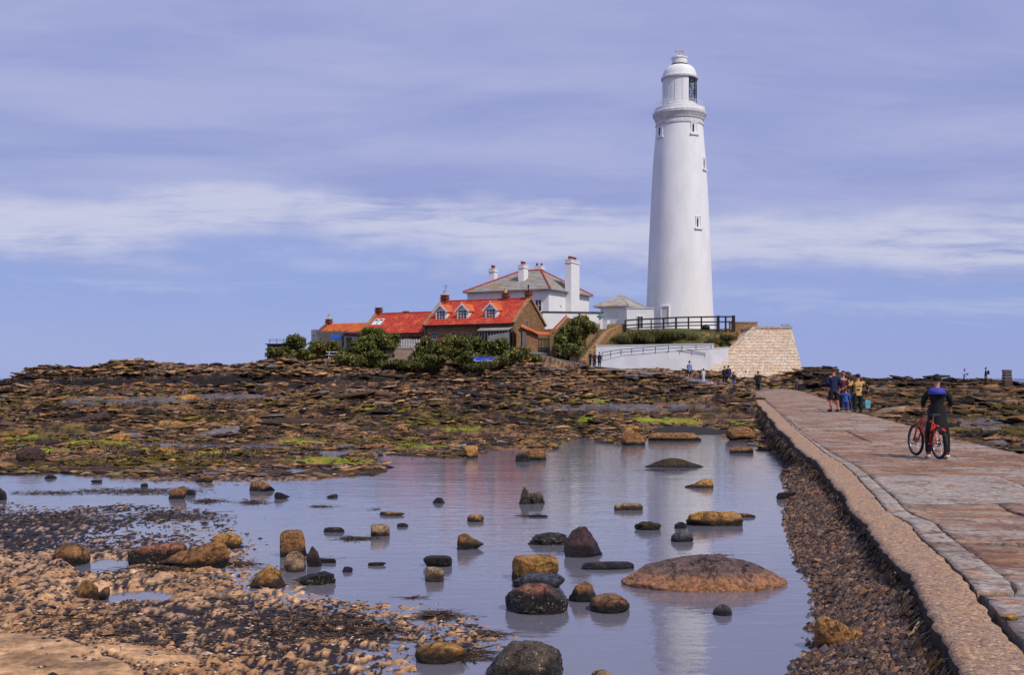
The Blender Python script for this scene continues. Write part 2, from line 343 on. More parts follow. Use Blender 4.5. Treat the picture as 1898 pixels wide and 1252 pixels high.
TT = {
 -1600:[.05,.05,.05,.2,.5,.7,.8,.8,.9,.9,.6,.2,0,-.5,-1,-2,-2,-2,-2,-2],
 0:[.05,.05,.05,.2,.55,.85,.9,.95,1.05,1.15,1.1,.8,.5,.5,-1,-2,-2,-2,-2,-2],
 40:[.05,.05,.05,.2,.55,.95,1.0,1.05,1.5,1.8,2.0,1.9,1.4,1.0,-.5,-2,-2,-2,-2,-2],
 75:[.05,.05,.05,.2,.55,.95,1.0,1.1,1.9,2.5,2.75,2.6,1.9,1.5,0,-2,-2,-2,-2,-2],
 150:[.05,.05,.05,.2,.55,1.0,1.05,1.15,2.05,2.55,2.85,2.7,2.2,2,0,-2,-2,-2,-2,-2],
 300:[.05,.05,.05,.2,.55,1.0,1.1,1.2,2.2,2.9,3.35,3.4,2.8,2.5,1,-2,-2,-2,-2,-2],
 490:[.05,.05,.05,.2,.55,1.0,1.15,1.3,2.3,3.0,3.5,3.7,3.7,3.6,3,1,-2,-2,-2,-2],
 560:[.05,.05,.05,.2,.55,1.0,1.15,1.3,2.1,2.6,3.3,4.2,4.9,5.1,5.3,5.3,3,-1,-2,-2],
 700:[.05,.05,.05,.2,.55,1.0,1.2,1.35,1.8,2.1,2.9,4.6,5.1,5.2,5.3,5.5,5,0,-2,-2],
 900:[.05,.05,.05,.2,.55,1.0,1.2,1.5,1.8,2.1,3.0,5.2,5.7,5.8,6.6,7.6,7.9,4,-2,-2],
 970:[.05,.05,.05,.2,.55,1.0,1.2,1.6,2.0,2.6,3.9,5.1,5.6,5.8,6.6,7.6,7.9,4,-2,-2],
 1050:[.05,.05,.05,.2,.55,1.0,1.25,1.6,1.9,2.4,3.0,4.0,5.6,6.0,7.4,7.9,7.9,4,-2,-2],
 1110:[.05,.05,.05,.2,.55,1.0,1.25,1.6,1.9,2.3,2.9,3.2,3.4,5.4,7.4,7.9,7.9,4,-2,-2],
 1250:[.05,.05,.05,.2,.55,1.0,1.15,1.5,1.95,2.3,2.65,3.0,3.2,5.6,7.6,7.9,7.9,3,-2,-2],
 1350:[.05,.05,.05,.2,.55,1.0,1.1,1.3,1.6,1.85,2.1,2.35,3.0,5.3,7.6,7.9,7.9,3,-2,-2],
 1400:[.05,.05,.05,.2,.55,.95,1.0,1.15,1.5,1.8,2.1,2.4,2.9,4.3,6.9,7.9,7.5,3,-2,-2],
 1470:[.05,.05,.05,.25,.6,.95,1.1,1.35,1.8,2.2,2.5,2.6,3.0,3.0,3.0,3.0,2,0,-2,-2],
 1520:[.05,.1,.2,.4,.65,1.0,1.2,1.6,2.2,2.7,3.05,3.1,2.9,2.8,2,1,-1,-2,-2,-2],
 1600:[.1,.2,.35,.5,.7,1.0,1.15,1.3,1.6,1.95,1.95,1.6,1.2,1.0,0,-1,-2,-2,-2,-2],
 1700:[.1,.25,.38,.5,.7,1.0,1.05,1.1,1.3,1.55,1.55,1.2,.5,.2,-1,-2,-2,-2,-2,-2],
 1898:[.1,.25,.35,.5,.7,.95,1.0,1.05,1.1,1.35,1.3,1.0,.3,0,-1,-2,-2,-2,-2,-2],
 3400:[.1,.2,.3,.45,.6,.7,.8,.8,.8,.8,.6,.2,0,-.3,-1,-2,-2,-2,-2,-2]}
Tc = np.array(sorted(TT)); Tz = np.array([TT[k] for k in sorted(TT)]); Tr = np.array(Tr, float)
def table(px, Y):
    px = np.clip(px, Tc[0], Tc[-1]-1e-3); Yc = np.clip(Y, 0, Tr[-1]-1e-3)
    i = np.searchsorted(Tc, px, 'right')-1; j = np.searchsorted(Tr, Yc, 'right')-1
    a = (px-Tc[i])/(Tc[i+1]-Tc[i]); b = (Yc-Tr[j])/(Tr[j+1]-Tr[j])
    return (Tz[i,j]*(1-a)+Tz[i+1,j]*a)*(1-b)+(Tz[i,j+1]*(1-a)+Tz[i+1,j+1]*a)*b
path_pts = [(1415,99.5,1.0),(1370,98.6,1.25),(1310,100,1.75),(1262,102,2.15),(1200,106.2,2.68),(1150,109,3.0),(1100,111.2,3.35),(1050,112,3.95),(1005,112.2,4.6),(985,113.5,5.1),(996,118,5.6)]
path_w = [((p-CX)/F*Y, Y, z) for p, Y, z in path_pts]
def path_info(X, Y):
    dm = np.full(X.shape, 1e9); zz = np.zeros(X.shape)
    for (ax, ay, az), (bx, by, bz) in zip(path_w[:-1], path_w[1:]):
        ex, ey = bx-ax, by-ay
        t = np.clip(((X-ax)*ex+(Y-ay)*ey)/(ex*ex+ey*ey), 0, 1); dd = np.hypot(X-ax-t*ex, Y-ay-t*ey)
        k = dd < dm; dm = np.where(k, dd, dm); zz = np.where(k, az+t*(bz-az), zz)
    return dm, zz
def height(X, Y, full=False):
    X = np.asarray(X, float); Y = np.asarray(Y, float); Ys = np.maximum(Y, 1.0)
    px = CX+F*X/np.maximum(Ys, 12); px = np.clip(px, -1600, 3400)
    wx = fbm(X*.12, Y*.12, 3, 5)
    z = table(px+wx*22, Y+wx*1.6)
    ds = sdf(shore, X+.10*pn(X*2.1, Y*2.1, 8)*ss(Y, 12, 26), Y+.55*pn(X*.9, Y*.5, 9)*ss(Y, 14, 26))
    rockz = ss(Y, 21.5, 23.5)
    sand = (1-rockz)*(1-ss(X, 1.0, 1.6))
    gravel = (1-ss(Y, 24, 33))*ss(X, 1.4, 2.0)*(X < Lx(Y))
    # rock flat: stepped beds of rock, dipping gently
    ledge = fbm(X*.10+2+.05*Y, Y*.21, 4, 11)
    steps = ledge*5.2; fr = steps-np.floor(steps); terr = (np.floor(steps)+ss(fr, .0, .22))/5.2
    rough = fbm(X*1.1, Y*1.0, 5, 21, .6); mid = fbm(X*.45, Y*.6, 4, 23)
    inland = 1-.0*X-ss(Y, 108, 114)*ss(px, 470, 560)*(1-ss(px, 1480, 1530))
    amp = ss(Y, 30, 50)*.42+.06; amp = amp*(1-.75*ss(px, 1380, 1450)*(1-ss(px, 1600, 1680))*ss(Y, 98, 104))
    zr = z+rockz*inland*(terr*amp*1.5+rough*(.07+.09*ss(Y, 40, 90))+mid*.12*ss(Y, 30, 60))
    beds = zr*3.2; zr = np.where((Y > 90) & (inland > .3), zr*.35+.65*(np.floor(beds+.25*mid)+ss(beds+.25*mid-np.floor(beds+.25*mid), .55, 1))/3.2, zr)
    near = rockz*(1-ss(Y, 38, 48))
    zr = np.where(near > 0, zr*(1-near)+near*np.maximum(zr, .02+.05*rough), zr)
    # shore of the pool
    shelf = np.where(ds > 0, zr*ss(ds, 0, 1.2)+.02, -.35*ss(-ds, 0, 1.5)-.02)
    zrock = np.where(ds > 1.2, zr, shelf)
    # sand: lumpy wave ripples around water level
    rip = fbm(X*6.5+1.4*pn(X*1.5, Y, 31), Y*5.0+1.2*pn(X+9, Y, 32), 4, 33, .72)
    rip2 = fbm(X*.5, Y*.35, 3, 36)
    wet = ss(Y, 12.2, 13.6)
    zs = np.minimum(np.maximum(ds, 0)*.035, .07)*(1-.75*wet)+rip2*.012+rip*(.030-.012*wet)-.006*wet
    zs = np.where(ds > 0, zs, -.35*ss(-ds, 0, 2.5)+rip*.02)
    # gravel bank up to the causeway wall
    dw = np.maximum(Lx(Y)-X, 0); g = np.clip(np.maximum(ds, 0)/(np.maximum(ds, 0)+dw+.02), 0, 1)
    zg = np.where(ds > 0, g*(Cz(Y)-.13)+.02*pn(X*3, Y*2, 41), -.3*ss(-ds, 0, 1.0))
    z = zrock*rockz+zs*(1-rockz)
    z = z*(1-gravel)+zg*gravel
    # causeway bed and right side
    on = (X > Lx(Y)+.1) & (X < Rx(Y)-.05) & (Y < 103.5)
    z = np.where(on, Cz(Y)-.35, z)
    e_ = (X > Lx(103.5)-.5) & (X < Rx(103.5)+1) & (Y >= 103.5); z = np.where(e_, Cz(Y)+(z-Cz(Y))*ss(Y, 102.5, 110), z)
    rs = (X >= Rx(Y)-.05) & (Y < 98)
    zq = np.minimum(z, Cz(Y)-.02+ss(X-Rx(Y), 1.5, 6)*.35)
    z = np.where(rs, zq, z)
    for qi, q in enumerate(puddles):
        dq = sdf(q, X+.12*pn(X*3, Y*2, 45), Y+.35*pn(X*1.8, Y, 44)); kk_ = .14 if qi < 3 else .5; z = np.where(dq < (4 if qi < 3 else .3), np.minimum(z, -.04+np.maximum(dq, 0)*kk_), z)
    pd, pz = path_info(X, Y); k = 1-ss(pd, 1.7, 3.2); z = z*(1-k)+(pz-.12)*k
    if full: return z, dict(ds=ds, rockz=rockz, sand=sand, gravel=gravel, rip=rip, wet=wet, terr=terr, mid=mid, rough=rough, px=px, inland=inland, fr=fr, pd=pd)
    return z
def hz(x, y): return float(height(np.array([x]), np.array([y]))[0])

# grid fanning out from behind the camera
NR, NC = 800, 860
tv = np.linspace(0, 1, NR); Yr = -3.4+np.exp(np.log(1.0)+tv*np.log(205.0)) 
uu = np.concatenate([np.linspace(-1.3, -.53, 60, endpoint=False), np.linspace(-.53, .53, NC-120, endpoint=False), np.linspace(.53, 1.3, 60)])
UU, YY = np.meshgrid(uu, Yr); XX = UU*(YY+4.4)
ZZ, info = height(XX, YY, True)
def albedo(X, Y, Z, i):
    n = X.size; C = np.zeros(X.shape+(3,))
    def c3(*a): return np.array(a)
    def mx(C, c, m): return C*(1-m[..., None])+c*m[..., None]
    Zq = np.where(Y > 30, Z, 0); f1 = fbm(X*.9, Y*.45+Zq*2.6, 5, 51, .6); f2 = fbm(X*2.7, Y*1.4+Zq*7, 5, 55, .65); f3 = fbm(X*.16, Y*.2, 4, 58)
    gy, gx = np.gradient(Z); dY = np.gradient(Y, axis=0); slope = gy/np.maximum(dY, 1e-4)
    # rock
    R = np.ones(X.shape+(3,))*c3(.085,.047,.024)
    R = mx(R, c3(.30,.155,.065), ss(f1, .0, .4)); R = mx(R, c3(.17,.135,.022), ss(f2+f3*.8, .2, .7)*ss(Y, 22, 40)*(1-ss(Y, 62, 80))*.8)
    R = mx(R, c3(.030,.020,.015), ss(-f2-.3*f1, .08, .32)*.9)
    R = mx(R, c3(.018,.013,.012), ss(slope, .18, .45)*(Y < 106))  # steep faces towards the viewer darkened: weed plus shade put into the colour
    R = mx(R, c3(.34,.23,.14), ss(Y, 99, 101)*(1-ss(slope, .2, .6))*.7*ss(f2, -.4, .3))
    R = mx(R, c3(.015,.012,.012), ss(Y, 94, 96)*(1-ss(Z, 2.0, 2.35))*(i['px'] < 900)*(Y < 108)*.95)  # ledge face painted dark for its shade as well as its weed
    R = mx(R, c3(.013,.010,.010), (i['px'] > 1490)*ss(Y, 98, 100)*ss(f1+f2, -.3, .3)*.9)
    for (px, py, w, h) in ((1150,756,190,9),(230,742,150,7),(420,735,130,6),(1830,790,90,12)):
        yy = HR*.93/(py-HY) if py > 770 else None
        q = ((i['px']-px)/w)**2+((Z-H)/np.maximum(Y,5)*-F+HY-py)**2/h**2
        R = mx(R, c3(.15,.135,.15), (1-ss(q+.5*f2, .5, 1.0))*(Y < 97)*.9)
    py_ = HY-(Z-H)/np.maximum(Y, 5)*F
    for (px, py, w, h) in ((612,855,85,9),(555,819,42,5),(768,828,60,6),(1205,778,42,6),(1265,782,46,6),(1088,779,24,5),(1372,783,22,4),(26,808,70,6),(190,820,75,5),(860,796,60,3),(690,757,40,3),(1120,742,100,2.2),(250,832,30,4),(400,840,60,4),(100,835,60,5)):
        q = ((i['px']-px)/w)**2+((py_-py)/h)**2
        R = mx(R, c3(.27,.30,.02), (1-ss(q+.8*f2, .35, 1.1))*.95*(Y < 90)*(Y > 20))
    # grass and soil on the island
    G = mx(np.ones(X.shape+(3,))*c3(.06,.075,.018), c3(.17,.11,.05), ss(f1, .1, .5))
    G = mx(G, c3(.12,.11,.03), ss(f2, .1, .5)*.6)
    G = mx(G, c3(.30,.13,.055), (i['px'] > 1290)*ss(f1+f2+(i['px']-1330)/120, .0, .5))
    R = mx(R, G, ss(Y, 110, 112)*(1-i['inland']))
    C = R
    # sand with weed lying in the troughs
    S = mx(np.ones(X.shape+(3,))*c3(.54,.30,.14), c3(.66,.41,.23), ss(f1, -.3, .4))
    S = mx(S, c3(.30,.20,.15), ss(f2, .1, .6)*.6)
    b1 = np.exp(-((py_-965)/42)**2)*(i['px'] < 470); b2 = np.exp(-((py_-(1150+(i['px']-500)*.12))/48)**2)*ss(i['px'], 250, 620)
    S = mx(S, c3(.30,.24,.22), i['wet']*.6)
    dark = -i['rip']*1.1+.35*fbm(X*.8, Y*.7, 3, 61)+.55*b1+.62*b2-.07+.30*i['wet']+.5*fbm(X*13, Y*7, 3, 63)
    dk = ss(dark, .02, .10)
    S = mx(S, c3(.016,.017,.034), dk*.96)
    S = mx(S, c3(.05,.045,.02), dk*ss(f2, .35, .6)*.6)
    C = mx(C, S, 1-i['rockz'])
    Gr = mx(np.ones(X.shape+(3,))*c3(.07,.04,.025), c3(.12,.07,.04), ss(f2, -.2, .3))
    C = mx(C, Gr, np.clip(i['gravel'], 0, 1))
    C = mx(C, c3(.03,.03,.03), (Z < -.03)*1.0)
    return C
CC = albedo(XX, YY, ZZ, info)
idx = np.arange(NR*NC).reshape(NR, NC)
faces = np.stack([idx[:-1,:-1], idx[:-1,1:], idx[1:,1:], idx[1:,:-1]], -1).reshape(-1, 4)
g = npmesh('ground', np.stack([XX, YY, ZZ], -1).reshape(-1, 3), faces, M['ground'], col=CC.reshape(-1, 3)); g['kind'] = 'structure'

# sea and tidal pool
seam = water_mat('sea_water', (.075,.11,.26), .3, 1.33, .25, .5, 1.0)
o = MB().add([(-60000,-2000,-.45),(60000,-2000,-.45),(60000,70000,-.45),(-60000,70000,-.45)], [(0,1,2,3)]).build('sea', seam); o['kind'] = 'structure'
poolm = water_mat('pool_water', (.15,.145,.175), .03, 2.3, 5.5, .006, 1.0)
o = MB().add([(-60,2,0),(8.4,2,0),(12,40,0),(-60,40,0)], [(0,1,2,3)]).build('pool_water', poolm); o['kind'] = 'structure'

# ------------------------------------------------------------------ causeway and path
def causeway_mat(name, k=1.0, pale=False):
    m, t, b = new_mat(name); g = t.nodes.new('ShaderNodeNewGeometry'); pos = g.outputs['Position']
    n1 = noise(t, mapping(t, pos, (.6, .95, 1)), 1.3, 6, .66, .8); n2 = noise(t, pos, 14, 6, .7)
    n3 = noise(t, mapping(t, pos, (.5, .95, 1), (4, 2, 0)), .8, 6, .65, .5); n4 = noise(t, pos, 3.3, 5, .7)
    if pale: col = mixc(t, sstep(t, n1, .35, .65), (.39,.345,.30), (.29,.24,.20))
    else: col = mixc(t, sstep(t, n1, .40, .58), (.38,.285,.215), (.25,.14,.09))
    col = mixc(t, sstep(t, n3, .52, .62), col, (.37,.315,.26) if not pale else (.42,.36,.30))
    col = mixc(t, math_(t, 'MULTIPLY', sstep(t, n4, .52, .64), .8), col, (.38,.19,.085))
    nd = noise(t, pos, 2.1, 7, .75, 1.0); col = mixc(t, math_(t, 'MULTIPLY', math_(t, 'SUBTRACT', 1.0, sstep(t, nd, .40, .46)), .75), col, (.13,.075,.065))
    col = mixc(t, sstep(t, n4, .62, .75) if pale else math_(t, 'SUBTRACT', 1.0, sstep(t, n4, .27, .38)), col, (.10,.07,.07))
    col = mixc(t, 1.0, col, mixc(t, sstep(t, n2, .32, .68), (.6,.58,.6), (1.3,1.27,1.22)), 'MULTIPLY')
    t.links.new(col, b.inputs['Base Color'])
    r = t.nodes.new('ShaderNodeMapRange'); t.links.new(n3, r.inputs[0]); r.inputs[1].default_value = .4; r.inputs[2].default_value = .62; r.inputs[3].default_value = .9; r.inputs[4].default_value = .7
    t.links.new(r.outputs[0], b.inputs['Roughness']); b.inputs['Specular IOR Level'].default_value = .18
    bump(t, b, math_(t, 'ADD', n2, math_(t, 'MULTIPLY', n4, 2.0)), .02)
    return m
M['cway'] = causeway_mat('causeway_concrete'); M['strip'] = causeway_mat('pale_edge_concrete', pale=True)
def kerb_mat():
    m, t, b = new_mat('kerb_aggregate'); g = t.nodes.new('ShaderNodeNewGeometry'); pos = g.outputs['Position']
    vo = t.nodes.new('ShaderNodeTexVoronoi'); t.links.new(pos, vo.inputs[0]); vo.inputs['Scale'].default_value = 42
    vc = t.nodes.new('ShaderNodeSeparateColor'); t.links.new(vo.outputs['Color'], vc.inputs[0])
    n1 = noise(t, pos, 2.2, 5, .6); n2 = noise(t, pos, 26, 6, .75)
    base = mixc(t, sstep(t, n1, .35, .65), (.42,.24,.12), (.33,.21,.14))
    ag = mixc(t, vc.outputs[0], (.15,.09,.075), (.60,.40,.22))
    col = mixc(t, sstep(t, vc.outputs[1], .35, .6), base, ag)
    col = mixc(t, 1.0, col, mixc(t, sstep(t, n2, .3, .7), (.55,.55,.6), (1.4,1.35,1.25)), 'MULTIPLY')
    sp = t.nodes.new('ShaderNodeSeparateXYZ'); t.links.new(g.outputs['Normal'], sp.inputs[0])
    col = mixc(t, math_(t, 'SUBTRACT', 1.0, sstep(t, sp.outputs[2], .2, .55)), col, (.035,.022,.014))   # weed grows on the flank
    t.links.new(col, b.inputs['Base Color']); b.inputs['Roughness'].default_value = .8
    bump(t, b, math_(t, 'ADD', n2, math_(t, 'MULTIPLY', vo.outputs[0], -.8)), .012)
    return m
M['kerb'] = kerb_mat()
M['weedwall'] = mat('weedy_wall_face', (.030,.018,.010), (.055,.032,.016), 3, .8, .04, 12, coord='World')
def patch(name, fa, fb, Y0, Y1, top, thick, nx, ny, m, parent, amp=.006, edge=.012, seed=0, j0=None, j1=None, tilt=0, rnd=.0):
    """a cast slab between two edge functions: worn top, ragged rim, skirt going down"""
    s = np.linspace(0, 1, nx); t = np.linspace(0, 1, ny); S, T = np.meshgrid(s, t)
    y0 = (j0(S) if j0 is not None else Y0); y1 = (j1(S) if j1 is not None else Y1)
    Yg = y0+(y1-y0)*T
    Xg = fa(Yg)*(1-S)+fb(Yg)*S
    rim = np.minimum(np.minimum(S, 1-S)*abs(float(fb(Y0)-fa(Y0))), np.minimum(T, 1-T)*(Y1-Y0))
    e = 1-ss(rim, 0, .05)
    Xg = Xg+e*edge*pn(Yg*5+seed, Xg*5, seed)*2*np.where(S < .5, 1, 1); Yg = Yg+e*edge*pn(Xg*5, Yg*5+seed, seed+3)*1.4
    Zg = top(Yg)+amp*fbm(Xg*1.3, Yg*1.3, 4, seed+5)+amp*.5*fbm(Xg*7, Yg*7, 2, seed+8)+tilt*(S-.5)-rnd*(1-ss(rim, 0, .06))**2
    top_v = np.stack([Xg, Yg, Zg], -1).reshape(-1, 3)
    ii = np.arange(nx*ny).reshape(ny, nx)
    f = np.stack([ii[:-1,:-1], ii[:-1,1:], ii[1:,1:], ii[1:,:-1]], -1).reshape(-1, 4)
    ring = list(ii[0,:])+list(ii[1:,-1])+list(ii[-1,-2::-1])+list(ii[-2:0:-1,0])
    low = top_v[ring].copy(); low[:,2] -= thick
    n = len(top_v); r = len(ring); sk_ = [(ring[k], n+k, n+(k+1)%r, ring[(k+1)%r]) for k in range(r)]
    o = npmesh(name, np.concatenate([top_v, low]), np.concatenate([f, np.array(sk_)]), m, parent, smooth=True)
    me = o.data; sm = np.ones(len(me.polygons), bool); sm[len(f):] = False; me.polygons.foreach_set('use_smooth', sm)
    return o
cwm = MB(); ys = np.linspace(-11, 103.5, 180)
for k in range(len(ys)-1):
    a, b_ = ys[k], ys[k+1]; 
    q = [(Lx(a)+.02,a),(Rx(a),a),(Rx(b_),b_),(Lx(b_)+.02,b_)]
    za, zb = Cz(a)-.11, Cz(b_)-.11; zz_ = (za, za, zb, zb)
    n0 = len(cwm.v); cwm.v += [(x, y, -.5) for x, y in q]+[(x, y, z) for (x, y), z in zip(q, zz_)]
    cwm.f += [(n0+4, n0+5, n0+6, n0+7), (n0+3, n0+0, n0+4, n0+7), (n0+1, n0+2, n0+6, n0+5)]
cway = cwm.build('causeway', M['weedwall']); cway['kind'] = 'structure'
def KR(Y): return Lx(Y)+.45+.0015*Y
def KRg(Y): return KR(Y)+.02+.05*ss(11-np.asarray(Y, float), 0, 6)
def SR(Y): return KR(Y)+np.interp(Y, [-10,3,7,8.6,8.9,11,14,21,26,30,40],[.12,.12,.13,.34,.36,.34,.26,.22,.12,.09,.06])
wav = lambda Y: Lx(Y)+.035*np.sin(np.asarray(Y)*.9+.6)+.012*np.sin(np.asarray(Y)*2.9)
kb = [-8, 1.5, 21.05, 32.5, 45, 61, 79, 102.5]
for k in range(len(kb)-1):
    a, b_ = kb[k]+.05, kb[k+1]-.05
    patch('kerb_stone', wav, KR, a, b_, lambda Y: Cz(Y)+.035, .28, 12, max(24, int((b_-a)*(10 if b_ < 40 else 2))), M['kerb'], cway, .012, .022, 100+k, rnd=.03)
jy = [2.0, 5.2, 6.6, 7.72, 8.5, 9.12, 11.1, 14.6, 18.7, 23.2, 27.5, 31.5, 37, 43, 50, 58, 67, 78, 90, 102.8]
def joint(k):
    rr = random.Random(k); a, b_, c_ = rr.uniform(-.03,.03), rr.uniform(1, 3), rr.uniform(0, 6); sc = .012*jy[k]
    return lambda S: jy[k]+sc*(.4*np.sin(S*b_*3+c_)+.12*np.sin(S*17+c_))+a
JJ = [joint(k) for k in range(len(jy))]
cuts = {3:[.45],4:[.35],5:[.62],6:[.3],7:[.52],8:[.72],9:[.6],10:[.36],11:[.45],13:[.6]}
for k in range(len(jy)-1):
    a, b_ = jy[k], jy[k+1]; pale = k in (2, 3, 4, 7)
    if a > 8:  patch('edge_strip', KRg, lambda Y: SR(Y)-.01, a+.01, b_-.01, lambda Y: Cz(Y)+.012, .1, 5, max(6, int((b_-a)*5)), M['strip'], cway, .005, .012, 200+k)
    cs = [0]+cuts.get(k, [])+[1]
    for c_ in range(len(cs)-1):
        s0, s1 = cs[c_], cs[c_+1]; gp = .006
        left = (lambda Y: SR(Y)+.012) if a > 8 else (lambda Y: KRg(Y)+.03)
        fa = lambda Y, s0=s0: left(Y)*(1-s0)+Rx(Y)*s0+gp; fb = lambda Y, s1=s1: left(Y)*(1-s1)+Rx(Y)*s1-gp
        dz = random.uniform(-.012, .012)+(-.012 if k in (5,) else 0)+(.02 if k == 11 and c_ == 0 else 0)
        g0 = (.018 if k in (2,3,4,5,8,11) else .005)+.0002*a; g0 = g0
        patch('slab', fa, fb, a, b_, lambda Y, dz=dz: Cz(Y)+dz, .1, 22, max(8, int((b_-a)*8)), M['strip'] if pale and c_ == 0 else M['cway'], cway, .014, .03, 300+k*4+c_,
              j0=lambda S, k=k, s0=s0, s1=s1: JJ[k](s0+(s1-s0)*S)+g0, j1=lambda S, k=k, s0=s0, s1=s1: JJ[k+1](s0+(s1-s0)*S)-g0, tilt=random.uniform(-.01,.01))
# small yellow lichen stone and loose stones on the slabs come with the rocks below
pm = MB(); pl = []
dense = []
for (a, b_) in zip(path_w[:-1], path_w[1:]):
    for k in range(6): dense.append(Vector(a).lerp(Vector(b_), k/6))
dense.append(Vector(path_w[-1]))
for i, p in enumerate(dense):
    q = dense[min(i+1, len(dense)-1)]-dense[max(i-1, 0)]; n_ = Vector((-q.y, q.x, 0)).normalized()
    w = 1.9 if i < 8 else 1.5
    pl.append((p+n_*w, p-n_*w))
for i in range(len(pl)-1):
    a, b_ = pl[i]; c_, d_ = pl[i+1]
    dn = Vector((0,0,-.4)); pm.hexa([b_+dn, a+dn, c_+dn, d_+dn], [b_, a, c_, d_])
o = pm.build('path', M['asphalt']); o['kind'] = 'structure'
def surf(x, y):
    d_, z_ = path_info(np.array([x]), np.array([y]))
    if d_[0] < 1.6 and y > 98.5: return float(z_[0])
    if Lx(y) < x < Rx(y) and y < 103: return float(Cz(y))+.01
    return hz(x, y)

# ------------------------------------------------------------------ building kit
TH = math.atan2(-5.0, 9.67)      # all the island's houses share one orientation
def frame_at(px, Y, z): return Vector(((px-CX)/F*Y, Y, z))
def win(parent, c, w, h, side='front', nx=2, nz=3, fw=.07, sill=True, fm='frame', gm='glass', name='window'):
    """a framed window proud of the wall; side front = faces -y, side = faces +x"""
    x, y, z = c; f = MB(); g = MB()
    def bx(mb, a0, a1, d0, d1, z0, z1):
        if side == 'front': mb.box(x+a0, x+a1, y-d1, y-d0, z+z0, z+z1)
        else: mb.box(x+d0, x+d1, y+a0, y+a1, z+z0, z+z1)
    W2, H2 = w/2, h/2
    bx(f, -W2, -W2+fw, .0, .07, -H2, H2); bx(f, W2-fw, W2, .0, .07, -H2, H2)
    bx(f, -W2+fw, W2-fw, .0, .068, H2-fw, H2); bx(f, -W2+fw, W2-fw, .0, .068, -H2, -H2+fw)
    iw = w-2*fw; ih = h-2*fw; t = fw*.55
    for i in range(1, nx): a = -iw/2+iw*i/nx; bx(f, a-t/2, a+t/2, .0, .055, -ih/2, ih/2)
    for i in range(1, nz): a = -ih/2+ih*i/nz; bx(f, -iw/2, iw/2, .0, .05, a-t/2, a+t/2)
    if sill: bx(f, -W2-.06, W2+.06, .0, .13, -H2-.07, -H2-.002)
    bx(g, -iw/2-.002, iw/2+.002, .003, .02, -ih/2-.002, ih/2+.002)
    wo_ = f.build(name, M[fm], parent); 
    pn_ = g.build('pane', M[gm], wo_ if parent.parent is None else parent)
    return wo_
def roof_face(name, p00, p10, p11, p01, m, parent, tile=.34, course=.42, amp=.035, thick=.09):
    """pantiled slope: p00-p10 along the eave, p01-p11 along the ridge"""
    p00, p10, p11, p01 = [np.array(p, float) for p in (p00, p10, p11, p01)]
    Lu = np.linalg.norm(p10-p00); Lv = np.linalg.norm(p01-p00)
    nu = max(4, int(Lu/tile*4)); rows = max(2, int(Lv/course)); v = []
    nrm = np.cross(p10-p00, p01-p00); nrm /= np.linalg.norm(nrm)
    vs_ = []
    for r in range(rows):
        vs_ += [(r/rows, .03), ((r+1)/rows-1e-3, 0.0)]
    G = []
    for (t, off) in vs_:
        a = p00*(1-t)+p01*t; b_ = p10*(1-t)+p11*t
        s = np.linspace(0, 1, nu+1)[:, None]
        G.append(a*(1-s)+b_*s+nrm*(off+amp*np.abs(np.sin(np.pi*s*Lu/tile))+.012*pn(s*Lu*.7, s*0+t*4.1, 3)))
    G = np.array(G); ny, nx = G.shape[:2]; ii = np.arange(ny*nx).reshape(ny, nx)
    f = np.stack([ii[:-1,:-1], ii[:-1,1:], ii[1:,1:], ii[1:,:-1]], -1).reshape(-1, 4)
    V = G.reshape(-1, 3); ring = list(ii[0,:])+list(ii[1:,-1])+list(ii[-1,-2::-1])+list(ii[-2:0:-1,0])
    low = V[ring]-nrm*thick; n = len(V); r = len(ring)
    sk_ = [(ring[k], n+k, n+(k+1)%r, ring[(k+1)%r]) for k in range(r)]
    return npmesh(name, np.concatenate([V, low]), np.concatenate([f, np.array(sk_)]), m, parent, smooth=False)
def chimney(parent, x, y, z0, z1, wx, wy, m, pots, potm='pot', cap=True, ph=.45, name='chimney'):
    c = MB().box(x-wx/2, x+wx/2, y-wy/2, y+wy/2, z0, z1)
    if cap: c.box(x-wx/2-.09, x+wx/2+.09, y-wy/2-.09, y+wy/2+.09, z1-.32, z1-.18); c.box(x-wx/2-.06, x+wx/2+.06, y-wy/2-.06, y+wy/2+.06, z1+.002, z1+.1)
    co_ = c.build(name, m, parent)
    for i, (dx, dy) in enumerate(pots):
        MB().lathe([(.0,z1+.1),(.16,z1+.1),(.13,z1+.1+ph*.8),(.17,z1+.1+ph*.86),(.17,z1+.1+ph),(.11,z1+.1+ph),(.10,z1+.1+ph*.6)], 10, (x+dx, y+dy)).build('chimney_pot', M[potm], co_)
    return co_
def gable_walls(t, L, Wd, e, r, m, z0=-1.6):
    w = MB(); P_ = lambda x: [(x,0,z0),(x,Wd,z0),(x,Wd,e),(x,Wd/2,r),(x,0,e)]
    w.add(P_(0)+P_(-L), [(0,1,2,3,4),(9,8,7,6,5),(0,4,9,5),(1,6,7,2),(0,5,6,1),(2,7,8,3),(3,8,9,4)])
    return w.build('wall', m, t)
def skew(t, x, Wd, e, r, m, w=.34):
    s = MB(); s.beam((x, -.15, e+.02), (x, Wd/2, r+.22), w, .2); s.beam((x, Wd+.15, e+.02), (x, Wd/2, r+.22), w, .2)
    s.build('gable_coping', m, t)

